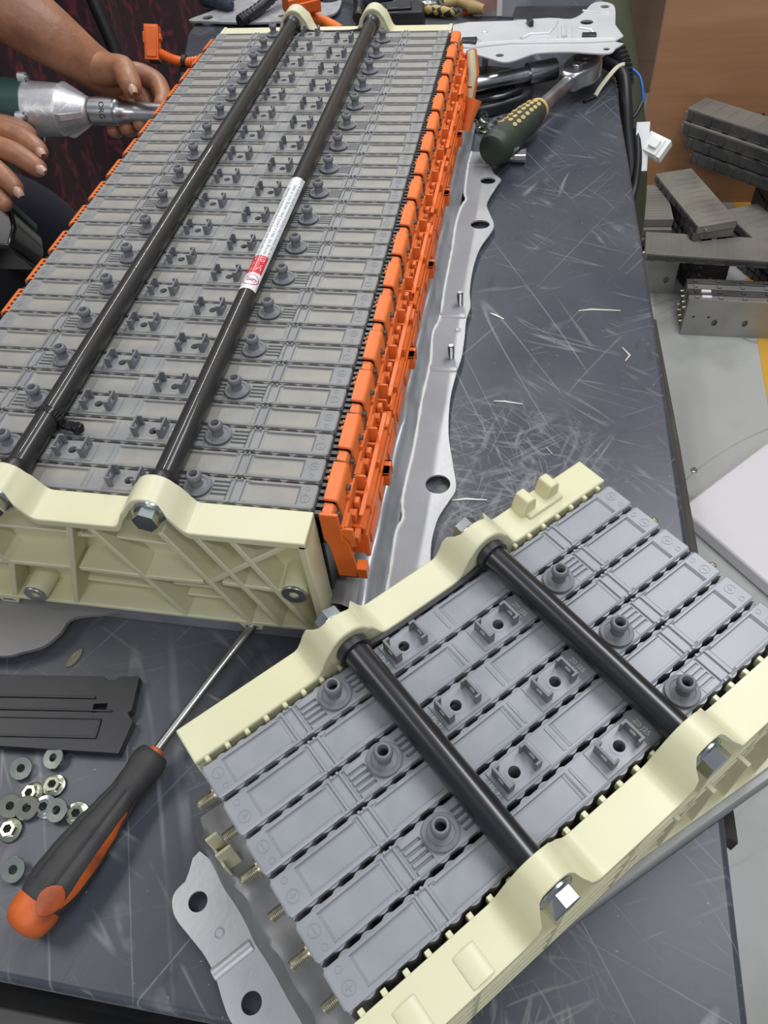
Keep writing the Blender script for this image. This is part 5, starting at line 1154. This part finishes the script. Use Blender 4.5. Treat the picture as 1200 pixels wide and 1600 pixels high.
def block(loc, rz, n, lab, front=True, L=.42, tilt=0):
    """modules still standing on edge between two metal end plates"""
    rt_ = empty('module_block', loc, lab, 'battery block', rot=(0, tilt, rz), group='module blocks on the floor')
    for k in range(n):
        b = MB(); y = .004 + k * .0225; b.box(0, L, y, y + .0195, .004, .100)
        for q in range(8): x = .02 + q * (L - .04) / 7; b.box(x - .006, x + .004, y + .004, y + .0150, .100, .1035)
        obj('battery_module', b, M_cellblack if k % 2 else M_cellpile, rt_, bevel=.001, seg=1)
        if k < 2: obj('sticker', MB().box(.03, .052, y + .005, y + .014, .1, .1041), M_label, rt_)
        for z in (.03, .07): obj('terminal_stud', MB().lathe([(4 * mm, 0), (2.6 * mm, 2.2 * mm), (2.4 * mm, 8 * mm)], 10), M_brass, rt_, (0, y + .01, z), (0, -PI / 2, 0))
    out_ = [(0.0, 0), (L, 0), (L, .104), (0.0, .104)]
    hs = [circle(.020, .055, .0032, 12), circle(.055, .055, .0032, 12), circle(.072, .040, .0065, 16, .010), circle(.142, .042, .0065, 16, .010), circle(.25, .042, .0065, 16, .010)]
    me = plate('end_plate', out_, hs, .003); me.transform(Matrix.Rotation(PI / 2, 4, 'X')); obj('end_plate', me, M_plate, rt_, (0, -.0005, 0), label='brushed metal end plate with slots')
    return rt_
F = FL
block((.503, 1.366, F), -.01, 4, 'nearest block of upright modules with slotted metal end plate, front of the floor pile')
block((.330, 1.535, F), .0, 4, 'block of upright modules partly hidden by the right table edge', L=.165)
used_cell((.600, 1.520, F + .129), PI / 2 - .06, 'flat used module bridging the two upright blocks', L=.40)
for i, nm in enumerate(('lowest', 'middle', 'top')):
    used_cell((.402, 1.665 + i * .012, F + .1065 + i * .0215), .03 + .01 * i, nm + ' used module of the stack beside the table edge', L=.17, Wd=.125)
for i, nm in enumerate(('bottom', 'second', 'third', 'fourth', 'fifth', 'sixth', 'seventh')):
    used_cell((.540, 1.680, F + i * .0215), .35 - .015 * i, nm + ' dark used module in the stack under the pale top module', m_=M_cellblack, L=.26)
used_cell((.528, 1.680, F + .151), .25, 'used module directly under the pale top module', L=.26)
used_cell((.520, 1.680, F + .1725), .33, 'pale used module lying on top of the pile with a shiny face', (0, 0), L=.27, m_=M_pale)
for i, nm in enumerate(('bottom', 'second', 'third')):
    used_cell((.745, 1.640, F + i * .0215), .5, nm + ' flat used module under the leaning ones at the right', m_=M_cellblack, L=.22, Wd=.10)
used_cell((.735, 1.640, F + .0655), .32, 'lower used module leaning at the right edge of the pile', (0, R(0)), L=.30)
used_cell((.728, 1.650, F + .087), .42, 'upper used module leaning at the right of the pale top module', (0, 0), L=.30, m_=M_pale)
for i, nm in enumerate(('bottom', 'lower', 'upper')):
    used_cell((.83, 1.860, F + i * .0545), .1 * i, nm + ' thick dark used module holding up the slanted stack', L=.12, Wd=.20, H=.052, m_=M_cellblack)
for i, (dx, dy, nm, m1) in enumerate(((.03, -.02, 'lowest', M_cellblack), (.01, .0, 'second', M_cellblack), (-.005, .012, 'third', M_cellpile), (.0, .018, 'topmost', M_cellpile))):
    t_ = used_cell((.705 + dx, 1.815 + dy, F + .1665 + i * .0325), PI / 2 - .68, nm + ' long module strip of the slanted stack at the right', m_=m1, L=.46, Wd=.085, H=.030)
    if i == 0: obj('sticker', MB().box(-.02, .0, .10, .12, .0305, .0314), M_label, t_)
